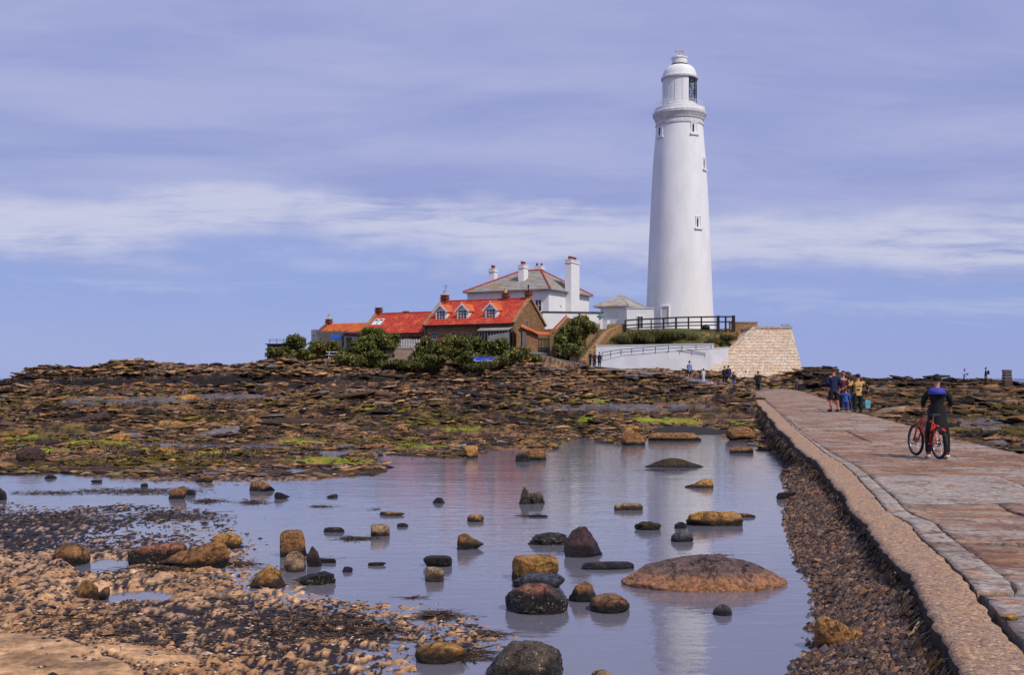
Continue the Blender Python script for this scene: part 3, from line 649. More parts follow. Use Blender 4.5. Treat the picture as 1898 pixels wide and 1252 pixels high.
# main cottage with three dormers
t = thing('cottage', 'red pantiled stone cottage with three white dormer windows in its roof', 'cottage', frame_at(952, 112, 5.7), TH)
L, Wd, e, r = 10.9, 7.5, 2.15, 4.85
gable_walls(t, L, Wd, e, r, M['cstone'])
roof_face('roof', (-L+.1,-.25,e-.02), (-.1,-.25,e-.02), (-.1,Wd/2,r+.1), (-L+.1,Wd/2,r+.1), M['redtile'], t)
roof_face('roof', (-.1,Wd+.25,e-.02), (-L+.1,Wd+.25,e-.02), (-L+.1,Wd/2,r+.1), (-.1,Wd/2,r+.1), M['redtile'], t)
rg = MB()
for k in range(27): rg.bar((-L+.2+k*.4, Wd/2, r+.13), (-L+.2+k*.4+.385, Wd/2, r+.13), .12, 8)
rg.build('ridge_tiles', M['redridge'], t)
skew(t, .0, Wd, e, r, M['ostone']); skew(t, -L, Wd, e, r, M['ostone'])
MB().beam((-L,-.33,e-.12), (0,-.33,e-.12), .12, .12).build('gutter', M['black'], t)
chimney(t, -L+.35, Wd/2, r-.3, r+.75, .7, .6, M['brick'], [(0,0)], 'creampot', ph=.5)
chimney(t, -2.9, Wd/2, r-.2, r+.7, .62, .55, M['brick'], [(0,0)], 'creampot', ph=.5)
chimney(t, -.15, Wd/2, r-.1, r+.85, .6, .6, M['brick'], [], ph=.5)
fi = MB().bar((-.15,Wd/2,r+.9),(-.15,Wd/2,r+1.35),.07,8,.03).lathe([(.0,r+1.62),(.09,r+1.52),(.10,r+1.45),(.04,r+1.35),(.13,r+1.3),(.0,r+1.28)], 10, (-.15,Wd/2)).build('finial', M['black'], t)
sl_ = (r-e)/(Wd/2)
for x in (-9.25, -6.55, -3.1):
    y0 = .75; zb = e+y0*sl_-.05; hw = .72; eh = zb+1.05; pk = eh+.62
    yb = lambda z: (z-e)/sl_-.05
    dm = MB(); dm.add([(x-hw,y0,zb),(x+hw,y0,zb),(x+hw,y0,eh),(x,y0,pk),(x-hw,y0,eh),(x-hw,yb(eh)+.1,eh),(x+hw,yb(eh)+.1,eh),(x,yb(pk),pk)],
                      [(0,1,2,3,4),(0,4,5),(1,6,2),(4,3,7,5),(3,2,6,7)])
    dq = dm.build('dormer', M['frame'], t)
    rf = MB()
    for s in (-1, 1):
        a = Vector((x+s*(hw+.16), y0-.16, eh-.1)); b_ = Vector((x, y0-.16, pk+.08)); c_ = Vector((x, yb(pk)+.1, pk+.08)); d_ = Vector((x+s*(hw+.16), yb(eh)+.05, eh-.1)); u = Vector((0,0,.07))
        q = [a,b_,c_,d_] if s < 0 else [b_,a,d_,c_]
        rf.hexa(q, [p+u for p in q])
    rf.build('dormer_roof', M['orangetile'], dq)
    bb = MB()
    for s in (-1, 1): bb.beam((x+s*(hw+.18), y0-.19, eh-.14), (x, y0-.19, pk+.06), .05, .16)
    bb.bar((x,y0-.19,pk-.1),(x,y0-.19,pk+.32),.035,6).build('bargeboard', M['frame'], dq)
    win(dq, (x, y0-.003, zb+.62), 1.18, 1.06, nx=3, nz=3, fw=.08, name='window_frame')
for x, z, w, h in ((-9.6,1.0,.62,.8),(-7.2,1.05,.55,.7),(-5.3,1.0,.6,.4)): win(t, (x,0,z), w, h, nx=2, nz=2, fm='greytrim')
win(t, (0,3.0,2.1), .62, .95, 'side', 2, 3, fm='greytrim'); win(t, (0,5.6,.9), .5, .7, 'side', 1, 2, fm='greytrim')
sun_ = MB().box(-3.6,-.2,-.9,-.003,-.6,1.25)
sr = sun_.build('sun_porch', M['black'], t)
pb = MB()
for k in range(11): pb.box(-3.62+k*.34,-3.58+k*.34,-.94,-.902,-.1,1.3)
pb.box(-3.7,-.1,-.96,-.90,1.3,1.38); pb.box(-3.7,-.1,-.95,-.903,-.2,-.1); pb.build('porch_mullions', M['greytrim'], sr)
MB().hexa([(-3.8,-1.0,1.38),(-.1,-1.0,1.38),(-.1,-.0,1.7),(-3.8,-.0,1.7)], [(-3.8,-1.0,1.45),(-.1,-1.0,1.45),(-.1,-.0,1.78),(-3.8,-.0,1.78)]).build('porch_roof', M['slate'], sr)

for x in (-10.6, -4.2): MB().bar((x,-.08,e-.1),(x,-.08,-1.0),.05,6).build('downpipe', M['black'], t)
MB().bar((-10.55,Wd/2+.2,r+.7),(-10.55,Wd/2+.2,r+2.0),.025,4).bar((-10.9,Wd/2+.2,r+1.9),(-10.2,Wd/2+.2,r+1.9),.02,4).bar((-10.8,Wd/2+.2,r+1.7),(-10.3,Wd/2+.2,r+1.7),.02,4).build('aerial', M['metal'], t)
# middle cottage
t = thing('cottage', 'lower red roofed cottage with two skylights, joined left of the dormered cottage', 'cottage', frame_at(785, 118, 4.9), TH)
L, Wd, e, r = 8.1, 5.6, 2.25, 4.5
gable_walls(t, L, Wd, e, r, M['cstone'])
roof_face('roof', (-L,-.25,e-.05), (0,-.25,e-.05), (0,Wd/2,r+.1), (-L,Wd/2,r+.1), M['redtile'], t)
roof_face('roof', (0,Wd+.25,e-.05), (-L,Wd+.25,e-.05), (-L,Wd/2,r+.1), (0,Wd/2,r+.1), M['redtile'], t)
rg = MB()
for k in range(20): rg.bar((-L+k*.4, Wd/2, r+.13), (-L+k*.4+.385, Wd/2, r+.13), .11, 8)
rg.build('ridge_tiles', M['redridge'], t)
skew(t, -L, Wd, e, r, M['ostone'])
chimney(t, -L+.3, Wd/2, r-.3, r+.75, .62, .5, M['brick'], [], cap=True)
chimney(t, -4.3, Wd/2+.3, r-.3, r+.35, .7, .4, M['black'], [], cap=False)
s2 = (r-e+.15)/(Wd/2+.25)
for x in (-7.3, -6.6):
    a = .95; z = lambda y: e-.05+(y+.25)*s2+.07
    sk1 = MB().hexa([(x-.26,a,z(a)),(x+.26,a,z(a)),(x+.26,a+.95,z(a+.95)),(x-.26,a+.95,z(a+.95))],[(x-.26,a-.04,z(a)+.07),(x+.26,a-.04,z(a)+.07),(x+.26,a+.91,z(a+.95)+.07),(x-.26,a+.91,z(a+.95)+.07)]).build('skylight', M['frame'], t)
    MB().hexa([(x-.19,a+.05,z(a)+.07),(x+.19,a+.05,z(a)+.07),(x+.19,a+.8,z(a+.8)+.05),(x-.19,a+.8,z(a+.8)+.05)],[(x-.19,a+.04,z(a)+.12),(x+.19,a+.04,z(a)+.12),(x+.19,a+.79,z(a+.8)+.10),(x-.19,a+.79,z(a+.8)+.10)]).build('pane', M['glass'], sk1)
for x in (-3.1,-2.2,-1.3,-.45): win(t, (x,0,1.2), .8, 1.35, nx=2, nz=1, fm='darkred', sill=False)
win(t, (-5.6,0,1.3), .7, .9, nx=2, nz=2, fm='greytrim')

# far left cottage
t = thing('cottage', 'small orange roofed cottage behind the grey board fence at the far left', 'cottage', frame_at(682, 126, 5.2), TH)
L, Wd, e, r = 7.2, 4.2, 2.35, 3.45
gable_walls(t, L, Wd, e, r, M['cstone'])
roof_face('roof', (-L,-.2,e), (0,-.2,e), (0,Wd/2,r+.1), (-L,Wd/2,r+.1), M['orangetile'], t)
roof_face('roof', (0,Wd+.2,e), (-L,Wd+.2,e), (-L,Wd/2,r+.1), (0,Wd/2,r+.1), M['orangetile'], t)
skew(t, -L, Wd, e, r, M['brick'], .5)
chimney(t, -L+.15, Wd/2-.2, r-.4, r+.55, .62, .5, M['brick'], [(0,0)], 'creampot', ph=.6)
for x in (-2.2, -1.2): win(t, (x,0,1.7), .6, .5, nx=2, nz=1)

# keeper's house
t = thing('keepers_house', 'white two storey house with grey hipped roof, red hip tiles and four chimneys', 'house', frame_at(1017, 128, 7.9), TH)
L, Wd, e, r = 11.1, 12.1, 4.85, 7.75
w = MB().box(-L,0,0,Wd,-2,e).build('wall', M['white'], t)
MB().box(-L-.05,.05,-.05,-.002,e-.5,e-.35).box(.002,.05,-.05,Wd,e-.5,e-.35).build('string_course', M['white'], t)
o_ = .38; E = [(-L-o_,-o_,e),(o_,-o_,e),(o_,Wd+o_,e),(-L-o_,Wd+o_,e)]; R0 = (-L/2-1.3,Wd/2,r); R1 = (-L/2+1.6,Wd/2,r)
rf = MB(); E2 = [(x,y,z-.14) for x,y,z in E]
rf.add(E+E2+[R0,R1], [(0,1,9,8),(1,2,9),(2,3,8,9),(3,0,8),(0,4,5,1),(1,5,6,2),(2,6,7,3),(3,7,4,0),(4,7,6,5)])
rf.build('roof', M['slate'], t)
sl2 = MB()    # slate courses standing a little proud
for k in range(14):
    f0 = k/14; 
    for (A, B, C_, D_) in ((E[0],E[1],R1,R0),(E[1],E[2],R1,R1)):
        A,B,C_,D_ = map(Vector,(A,B,C_,D_)); a = A.lerp(D_, f0); b_ = B.lerp(C_, f0); u = Vector((0,0,.025))
        if (b_-a).length > .3: sl2.beam(a+u, b_+u, .05, .03)
sl2.build('slate_courses', M['slate'], t)
hp = MB()
for a, b_ in ((E[0],R0),(E[1],R1),(E[2],R1),(E[3],R0),(R0,R1)):
    a = Vector(a); b_ = Vector(b_); n = int((b_-a).length/.42)
    for k in range(n): hp.bar(a.lerp(b_, k/n)+Vector((0,0,.05)), a.lerp(b_, (k+.93)/n)+Vector((0,0,.05)), .11, 6)
hp.build('hip_tiles', M['redridge'], t)
chimney(t, .42, 5.9, -.4, 8.7, .82, 2.5, M['white'], [(0,-.9),(0,-.45),(0,0),(0,.45),(0,.9)], ph=.4)
chimney(t, -4.9, 3.0, 5.3, 8.1, .75, 1.2, M['white'], [(0,-.35),(0,0),(0,.35)], ph=.4)
chimney(t, -10.6, 5.8, 4.7, 8.15, .75, .95, M['white'], [(0,-.25),(0,.2)], ph=.42)
chimney(t, -5.6, 9.0, 5.4, 8.55, .95, .95, M['white'], [(-.2,-.25),(.2,.25)], ph=.35)
MB().beam((-L-.42,-.46,e-.08),(.42,-.46,e-.08),.1,.1).beam((.46,-.42,e-.08),(.46,Wd+.4,e-.08),.1,.1).build('gutter', M['greytrim'], t)
win(t, (-1.35,0,2.9), .95, 1.5, nx=2, nz=2, fw=.09)
win(t, (-6.5,0,2.9), .95, 1.5, nx=2, nz=2, fw=.09)
MB().box(.003,.1,3.2,3.3,2.9,3.02).build('wall_vent', M['black'], t)
# low white boundary wall with dark coping
t = thing('boundary_wall', 'low white wall with a thin dark coping between the white house and pavilion', 'wall', (0,0,0))
a0 = frame_at(1006, 124.6, 0); a1 = frame_at(1117, 126, 0)
MB().hexa([(a0.x,a0.y,5.5),(a1.x,a1.y,5.5),(a1.x,a1.y+2.6,5.5),(a0.x,a0.y+2.6,5.5)], [(a0.x,a0.y,9.75),(a1.x,a1.y,9.75),(a1.x,a1.y+2.6,9.75),(a0.x,a0.y+2.6,9.75)]).build('wall', M['white'], t)
MB().hexa([(a0.x-.1,a0.y-.12,9.753),(a1.x+.1,a1.y-.12,9.753),(a1.x+.1,a1.y+2.7,9.753),(a0.x-.1,a0.y+2.7,9.753)], [(a0.x-.1,a0.y-.12,9.87),(a1.x+.1,a1.y-.12,9.87),(a1.x+.1,a1.y+2.7,9.87),(a0.x-.1,a0.y+2.7,9.87)]).build('coping', M['black'], t)
# pavilion
t = thing('pavilion', 'small white pavilion with a spreading slate pyramid roof beside the lighthouse', 'building', frame_at(1160, 130, 7.9), TH)
L, Wd, e = 3.3, 5.4, 3.0
MB().box(-L,0,0,Wd,-1,e).build('wall', M['white'], t)
MB().add([(-L-.75,-.5,e),(.55,-.5,e),(.55,Wd+.5,e),(-L-.75,Wd+.5,e),(-L-.75,-.5,e-.16),(.55,-.5,e-.16),(.55,Wd+.5,e-.16),(-L-.75,Wd+.5,e-.16),(-L/2-.1,Wd/2-.4,e+1.5),(-L/2-.1,Wd/2+.4,e+1.5)],
         [(0,1,8),(1,2,9,8),(2,3,9),(3,0,8,9),(0,4,5,1),(1,5,6,2),(2,6,7,3),(3,7,4,0),(4,7,6,5)]).build('roof', M['slate'], t)
MB().box(-2.4,-1.0,-.04,-.003,.2,2.3).build('wall_panel', M['whitewall'], t)
hp = MB()
for c_ in ((-L-.75,-.5,e),(.55,-.5,e),(.55,Wd+.5,e)):
    hp.beam(Vector(c_)+Vector((0,0,.04)), (-L/2-.1,Wd/2,e+1.52), .16, .08)
hp.build('hip_tiles', M['slate'], t)
t = thing('annex', 'flat roofed white annex with one dark window at the foot of the lighthouse', 'building', frame_at(1162, 128, 7.9), 0)
MB().box(0,3.2,0,4,-1,2.5).build('wall', M['white'], t)
MB().box(-.08,3.28,-.08,4.05,2.503,2.62).build('roof', M['stain'], t)
win(t, (1.55,0,.85), .78, 1.55, nx=2, nz=2, fw=.07)

# ------------------------------------------------------------------ lighthouse
LH = frame_at(1259.5, 144, 7.6)
t = thing('lighthouse', 'tall tapering white lighthouse with a gallery and domed lantern', 'lighthouse', LH)
zy = lambda py: H+(HY-py)*.072-LH.z
rr_ = lambda w: w*.072
prof = [(4.75,-.5),(rr_(62.5),zy(590)),(rr_(60),zy(545)),(rr_(57.5),zy(480)),(rr_(55),zy(420)),(rr_(52),zy(360)),(rr_(48.5),zy(300)),(rr_(45),zy(260)),(rr_(43.2),zy(236))]
pz = np.array([p[1] for p in prof]); prr = np.array([p[0] for p in prof])
fine_p = [(float(np.interp(z, pz, prr)), float(z)) for z in np.linspace(-.5, zy(236), 60)]
MB().lathe(fine_p, 72).build('tower', M['tower'], t, smooth=True)
R_ = lambda z: float(np.interp(z, pz, prr))
MB().lathe([(rr_(43),zy(236)),(rr_(44.5),zy(235)),(rr_(44.5),zy(231)),(rr_(43.5),zy(230)),(rr_(43.5),zy(227)),(rr_(45),zy(225)),(rr_(45.5),zy(223)),(rr_(47),zy(220)),(rr_(48),zy(218)),(rr_(49.5),zy(215.5)),(rr_(49.5),zy(211)),(rr_(47),zy(209)),(rr_(20),zy(208.5))], 72).build('gallery', M['stain'], t)
gp = MB().lathe([(rr_(45.5),zy(209.4)),(rr_(46.5),zy(209)),(rr_(46.2),zy(203)),(rr_(45),zy(202.5)),(rr_(44.6),zy(209))], 72).build('parapet', M['tower'], t)
rail = MB()
for k in range(24):
    a = 2*math.pi*k/24; c_, s_ = math.cos(a)*rr_(44.8), math.sin(a)*rr_(44.8); rail.bar((c_,s_,zy(203)),(c_,s_,zy(193)),.035,5)
for z in (zy(193), zy(197.5)): rail.torus((0,0,z), rr_(44.8), .03, (0,0,1), 48, 5)
rail.build('gallery_railing', M['tower'], t)
# lantern: a white drum on a base, glazed towards the sea (right-hand side)
dr = rr_(31)
MB().lathe([(dr+.12,zy(208)),(dr+.12,zy(195)),(dr+.02,zy(194)),(dr-.2,zy(194))], 48).build('lantern_base', M['tower'], t)
A0, A1 = RAD(-65), RAD(75)       # glazed arc, measured from +x
lw = MB().lathe([(dr,zy(194.1)),(dr,zy(149))], 40, a0=A1, a1=A0+2*math.pi)
lw.lathe([(dr-.12,zy(194.1)),(dr-.12,zy(149))], 40, a0=A1, a1=A0+2*math.pi)
lo_ = lw.build('lantern_wall', M['tower'], t)
pnl = MB()
for k in range(1, 9):
    a = A1+(A0+2*math.pi-A1)*k/9; q = Vector((math.cos(a), math.sin(a), 0)); pnl.beam(q*(dr+.01)+Vector((0,0,zy(194))), q*(dr+.01)+Vector((0,0,zy(149.5))), .05, .05)
pnl.build('panel_ribs', M['stain'], lo_)
gm, gt, gb = new_mat('lantern_glass'); gb.inputs['Base Color'].default_value = (.35,.45,.5,1); gb.inputs['Roughness'].default_value = .05; gb.inputs['Transmission Weight'].default_value = .9; gb.inputs['Alpha'].default_value = .35
lg = MB().lathe([(dr-.03,zy(194)),(dr-.03,zy(149))], 14, a0=A0, a1=A1).build('lantern_glazing', gm, t)
ast = MB(); n = 5; zl = [zy(194), zy(179), zy(164), zy(149.5)]
pt = lambda k, z: (math.cos(A0+(A1-A0)*k/n)*dr, math.sin(A0+(A1-A0)*k/n)*dr, z)
for k in range(n+1): ast.bar(pt(k, zl[0]), pt(k, zl[-1]), .05, 5)
for j in range(3):
    for k in range(n):
        ast.bar(pt(k+(j%2), zl[j]) if k+(j%2) <= n else pt(n, zl[j]), pt(k+1-(j%2), zl[j+1]), .045, 5); ast.bar(pt(k, zl[j]), pt(k+1, zl[j]), .04, 5)
ast.build('astragals', M['black'], lg)
MB().lathe([(.0,zy(190)),(.7,zy(188)),(.9,zy(178)),(1.0,zy(170)),(.9,zy(162)),(.6,zy(156)),(.0,zy(154))], 20).build('lens', M['glass'], lg)
MB().bar((0,0,zy(208)),(0,0,zy(188)),.45,14).build('lens_pedestal', M['metal'], lg)
MB().lathe([(rr_(31),zy(149)),(rr_(34),zy(148)),(rr_(34.2),zy(145)),(rr_(32.5),zy(144))], 56).build('eaves_ring', M['stain'], t)
dome = [(rr_(32.4),zy(144.1))]+[(rr_(14.5+17*math.cos(a)), zy(144-22*math.sin(a))) for a in np.linspace(.12, math.pi/2, 12)]
MB().lathe(dome, 56).build('dome', M['tower'], t, smooth=True)
MB().lathe([(rr_(15.5),zy(122)),(rr_(15.5),zy(119.5)),(rr_(14),zy(119))], 32).build('vent_ring', M['black'], t)
MB().lathe([(rr_(14),zy(119.4)),(rr_(14),zy(110)),(rr_(15.2),zy(109)),(rr_(15.2),zy(107)),(rr_(12),zy(106)),(rr_(8),zy(104)),(rr_(4),zy(102.6)),(0,zy(102.4))], 32).build('vent_cowl', M['tower'], t)
vn = MB().bar((0,0,zy(103)),(0,0,zy(93.5)),.05,6).beam((-.45,0,zy(95)),(.55,0,zy(95)),.05,.12).box(.1,.6,-.03,.03,zy(97),zy(93)).bar((-.45,0,zy(95)),(-.7,0,zy(95)),.14,6,.01).build('weather_vane', M['gold'], t)
def tower_window(px, py, w, h, arch=False, slit=True):
    z = zy(py); x = (px-1259.5)*.072; rad = R_(z); a = math.asin(max(-1, min(1, x/rad))); 
    q = Matrix.Rotation(a, 4, 'Z')
    f = MB(); g = MB(); s_ = MB()
    f.box(-w/2-.1,-w/2,-rad-.05,-rad+.45,z-h/2,z+h/2); f.box(w/2,w/2+.1,-rad-.05,-rad+.45,z-h/2,z+h/2); f.box(-w/2-.1,w/2+.1,-rad-.05,-rad+.45,z+h/2+.002,z+h/2+.12)
    if arch: f.lathe([(w/2+.1,0)],1)
    f.box(-w/2-.28,w/2+.28,-rad-.22,-rad+.4,z-h/2-.2,z-h/2-.003)
    f.box(-w/2+.0,w/2,-rad+.0,-rad+.02,z-h/2,z+h/2)
    g.box(-w*.32,-w*.02 if slit else w*.3,-rad-.035,-rad-.003,z-h*.42,z+h*.36)
    f.v = [tuple(q@Vector(v)) for v in f.v]; g.v = [tuple(q@Vector(v)) for v in g.v]
    fo = f.build('window', M['white'], t); g.build('pane', M['black'], fo)
tower_window(1280, 246, .85, 1.45); tower_window(1221, 248, .8, 1.4); tower_window(1301, 309, .7, 1.4); tower_window(1286, 419, .7, 1.45)
ad = math.asin(-34*.072/4.5); q = Matrix.Rotation(ad, 4, 'Z'); dz0 = zy(597); rad = 4.52
d_ = MB().box(-.62,-.5,-rad-.12,-rad+.4,dz0-.6,dz0+1.75).box(.5,.62,-rad-.12,-rad+.4,dz0-.6,dz0+1.75).box(-.62,.62,-rad-.13,-rad+.4,dz0+1.753,dz0+1.9); d2 = MB().box(-.5,.5,-rad-.05,-rad+.2,dz0-.6,dz0+1.75)
d_.v = [tuple(q@Vector(v)) for v in d_.v]; d2.v = [tuple(q@Vector(v)) for v in d2.v]
fo = d_.build('door_frame', M['white'], t); d2.build('door', M['stain'], fo)

# ------------------------------------------------------------------ bastion, ramp, stairs, railings
t = thing('bastion', 'sloping sandstone sea wall bastion right of the white ramp', 'wall', (0,0,0))
bz0, bz1 = 2.2, H+(HY-610)/F*117.5
def lpx(v): return float(np.interp(v, [0, .08, .5, 1], [1300, 1310, 1348, 1399]))
def rpx(v): return float(np.interp(v, [0, 1], [1490, 1466]))
def bY(v): return 111.6+4.6*v
rows = 17; st = MB(); core = MB()
B0 = []
for k in range(rows+1):
    v = k/rows; z = bz0+(bz1-bz0)*v; Y = bY(v); B0.append((Vector(((lpx(v)-CX)/F*Y, Y+.1, z)), Vector(((rpx(v)-CX)/F*Y, Y+.1, z))))
for k in range(rows):
    a, b_ = B0[k]; c_, d_ = B0[k+1]; bk = Vector((0, 7, 0))
    core.hexa([a, b_, Vector((b_.x, 124, b_.z)), Vector((a.x+(3 if k < 9 else 0), 124, a.z))], [c_, d_, Vector((d_.x, 124, d_.z)), Vector((c_.x+(3 if k < 8 else 0), 124, c_.z))])
    for side in (0, 1):
        p0, p1 = (a, b_) if side == 0 else (b_, Vector((b_.x, 124, b_.z))); q0, q1 = (c_, d_) if side == 0 else (d_, Vector((d_.x, 124, d_.z)))
        Lr = (p1-p0).length; s = 0; 
        while s < Lr-.05:
            wdt = min(random.uniform(.45, 1.15), Lr-s); 
            if Lr-s-wdt < .3: wdt = Lr-s
            f0, f1 = (s+.009)/Lr, (s+wdt-.009)/Lr; out = Vector((0,-1,0)) if side == 0 else Vector((1,0,0)); o1 = random.uniform(.07, .11)
            up = Vector((0,0,.007))
            A, B, C_, D_ = p0.lerp(p1, f0)+up, p0.lerp(p1, f1)+up, q0.lerp(q1, f1)-up, q0.lerp(q1, f0)-up
            st.add([A+out*o1, B+out*o1, C_+out*(o1-.01), D_+out*(o1-.01), A, B, C_, D_], [(0,1,2,3),(0,4,5,1),(3,2,6,7),(0,3,7,4),(1,5,6,2)])
            s += wdt
core.build('core', M['bstone'], t); o = st.build('stonework', M['bstone'], t); o['kind'] = 'stuff'
cp = MB(); a, b_ = B0[-1]; cp.box(a.x-.1, b_.x+.12, a.y-.25, 124, a.z+.003, a.z+.2)
cp.beam(B0[7][0]+Vector((-.05,-.05,.1)), B0[-1][0]+Vector((-.05,-.1,.1)), .35, .22); cp.build('coping', M['bstone'], t)
t = thing('railing', 'short thin blue-grey rail on the right end of the bastion top', 'railing', (0,0,0))
q = MB(); a = P(1449, 609, 118); 
for k in range(4): q.bar((a.x+k*.26, a.y, bz1), (a.x+k*.26, a.y, bz1+.5), .022, 5)
q.build('post', M['metal'], t); MB().bar((a.x-.1,a.y,bz1+.36),(a.x+.9,a.y,bz1+.36),.02,5).bar((a.x-.1,a.y,bz1+.5),(a.x+.9,a.y,bz1+.5),.02,5).build('rail', M['metal'], t)
# stone wall right of the timber rail
t = thing('stone_wall', 'low brown stone wall end standing between timber railing and bastion', 'wall', (0,0,0))
a = P(1352, 612, 122.5); b_ = P(1403, 612, 122.5)
MB().box(a.x,b_.x,122.3,122.8,6.5,P(0,599,122.5).z).build('wall', M['ostone'], t); MB().box(a.x-.05,b_.x+.05,122.22,122.88,P(0,599,122.5).z+.003,P(0,597,122.5).z+.03).build('coping', M['conc'], t)
t = thing('stone_wall', 'low orange stone wall at the head of the stone stairs', 'wall', (0,0,0))
a = P(1127, 612, 121.6); b_ = P(1161, 612, 121.6)
MB().box(a.x,b_.x,121.4,121.8,6.5,P(0,601,121.6).z).build('wall', M['ostone'], t)
# white ramp
t = thing('ramp_wall', 'long whitewashed ramp wall rising gently to meet the bastion', 'wall', (0,0,0))
fr_ = [(1095,675.5,674,111.6),(1114,679,669,111.6),(1157,684,659,111.8),(1240,688,652,112),(1318,691,646.5,112.6),(1350,692,645,113.2)]
fw_ = MB(); cpp = MB()
for (x0,b0,t0,Y0),(x1,b1,t1,Y1) in zip(fr_[:-1], fr_[1:]):
    A, B = P(x0,b0+6,Y0), P(x1,b1+6,Y1); C_, D_ = P(x1,t1,Y1), P(x0,t0,Y0); k = Vector((0,.4,0))
    fw_.hexa([A,B,B+k,A+k],[D_,C_,C_+k,D_+k])
    u = Vector((0,-.05,.004)); cpp.hexa([D_+u,C_+u,C_+k-u*.5,D_+k-u*.5],[D_+u+Vector((0,0,.07)),C_+u+Vector((0,0,.07)),C_+k+Vector((0,0,.074)),D_+k+Vector((0,0,.074))])
fw_.build('wall', M['whitewall'], t); cpp.build('coping', M['frame'], t)
A, B = P(1095,674.5,111.9), P(1330,645.5,113.0); k = Vector((0,2.6,0)); dn = Vector((0,0,-.5))
MB().hexa([A+dn,B+dn,B+k+dn,A+k+dn],[A,B,B+k,A+k]).build('ramp_deck', M['conc'], t)
t = thing('retaining_wall', 'white back wall behind the ramp railing, below the grassy bank', 'wall', (0,0,0))
A, B = P(1104,690,115), P(1323,690,115); zt0, zt1 = P(0,642,115).z, P(0,638.5,115).z
MB().hexa([A,B,B+Vector((0,.5,0)),A+Vector((0,.5,0))],[(A.x,A.y,zt0),(B.x,B.y,zt1),(B.x,B.y+.5,zt1),(A.x,A.y+.5,zt0)]).build('wall', M['whitewall'], t)
MB().hexa([(A.x-.05,A.y-.06,zt0+.003),(B.x+.05,B.y-.06,zt1+.003),(B.x+.05,B.y+.55,zt1+.003),(A.x-.05,A.y+.55,zt0+.003)],[(A.x-.05,A.y-.06,zt0+.08),(B.x+.05,B.y-.06,zt1+.08),(B.x+.05,B.y+.55,zt1+.08),(A.x-.05,A.y+.55,zt0+.08)]).build('coping', M['frame'], t)
t = thing('ramp_railing', 'thin dark two bar railing along the white ramp wall', 'railing', (0,0,0))
pp = [(1116,669,654),(1132,664.5,651),(1151,660,648.5),(1171,658,646.5),(1192,656.3,644.8),(1215,654.2,643),(1239,652,641),(1264,650.3,640.5),(1290,648.6,640),(1318,646.5,639.5)]
for x, b, tp in pp: a = P(x, b, 111.9); a2 = P(x, tp, 111.9); MB().bar(a, a2, .045, 6).build('post', M['metal'], t)
for f_ in (1.0, .55):
    r_ = MB()
    for (x0,b0,t0),(x1,b1,t1) in zip(pp[:-1], pp[1:]): r_.bar(P(x0,b0+(t0-b0)*f_,111.9), P(x1,b1+(t1-b1)*f_,111.9), .035, 6)
    r_.build('rail', M['metal'], t)
# timber fence on the terrace
t = thing('timber_railing', 'heavy dark timber post and rail fence in front of the lighthouse', 'fence', (0,0,0))
tp = [(1159,594.5,.16),(1183,592.5,.16),(1207,591.5,.12),(1230,590.5,.16),(1253,589,.2),(1276,588.4,.16),(1300,588,.16),(1331,587.5,.3),(1345,587.5,.18),(1359.5,587.3,.32)]
for x, y, w_ in tp:
    a = P(x, y, 121.2); zb_ = hz(a.x, a.y)-.3; MB().box(a.x-w_/2,a.x+w_/2,a.y-w_/2,a.y+w_/2,zb_,a.z+(.12 if w_ > .25 else 0)).build('post', M['timber'], t)
for off, hh in ((0, .16), (9.5, .14), (15.5, .12)):
    for (x0,y0,_),(x1,y1,_) in zip(tp[:-1], tp[1:]):
        if off > 9.6 and x0 > 1320: continue
        MB().beam(P(x0,y0+off,121.08), P(x1,y1+off,121.08), .08, hh).build('rail', M['timber'], t)
MB().lathe([(.0,0),(.45,.02),(.5,.25),(.3,.5),(.0,.6)], 12).build('x', M['black']).name = 'bollard'
o = bpy.data.objects['bollard']; o.location = P(1308, 603, 122.5); o.location.z = hz(o.location.x, 122.5); tag(o, 'squat rounded black bollard behind the timber fence', 'bollard')
# stairs
t = thing('stone_stairs', 'flight of stone stairs between two thick orange stone parapets', 'stairs', (0,0,0))
def slope_wall(pts, th, m, name):
    b = MB()
    for (x0,t0,Y0,z0),(x1,t1,Y1,z1) in zip(pts[:-1], pts[1:]):
        A, B = P(x0,t0,Y0), P(x1,t1,Y1); d_ = Vector((B.x-A.x,B.y-A.y,0)).normalized(); n_ = Vector((-d_.y,d_.x,0))*th
        b.hexa([Vector((A.x,A.y,z0)),Vector((B.x,B.y,z1)),Vector((B.x,B.y,z1))+n_,Vector((A.x,A.y,z0))+n_],[A,B,B+n_,A+n_])
    return b.build(name, m, t)
slope_wall([(1068,641,112.6,2.5),(1112,600,121.5,5.5)], .75, M['ostone'], 'parapet')
slope_wall([(1086,668,111.9,2.5),(1130,613,119.5,5),(1152,604,121.2,6)], .6, M['ostone'], 'parapet')
for k in range(20):
    f_ = k/19; A = P(1072, 671, 112.4).lerp(P(1116, 611, 121.2), f_); B = P(1084, 671, 112.4).lerp(P(1127, 611, 121.2), f_)
    MB().box(A.x-.2, B.x, A.y, A.y+.7, A.z-.6, A.z+.002*k).build('step', M['step'], t)
t = thing('gate_post', 'white gate pillar with a green cap at the top of the stairs', 'post', P(1119, 601, 121.8)); t.location.z = 7.0
MB().box(-.55,-.2,-.2,.2,0,2.0).box(.35,.7,-.2,.2,0,1.7).build('pillar', M['white'], t); MB().lathe([(.42,2.0),(.36,2.15),(.16,2.3),(.14,2.5),(.0,2.62)], 10, (-.375,0)).build('cap', M['green'], t)
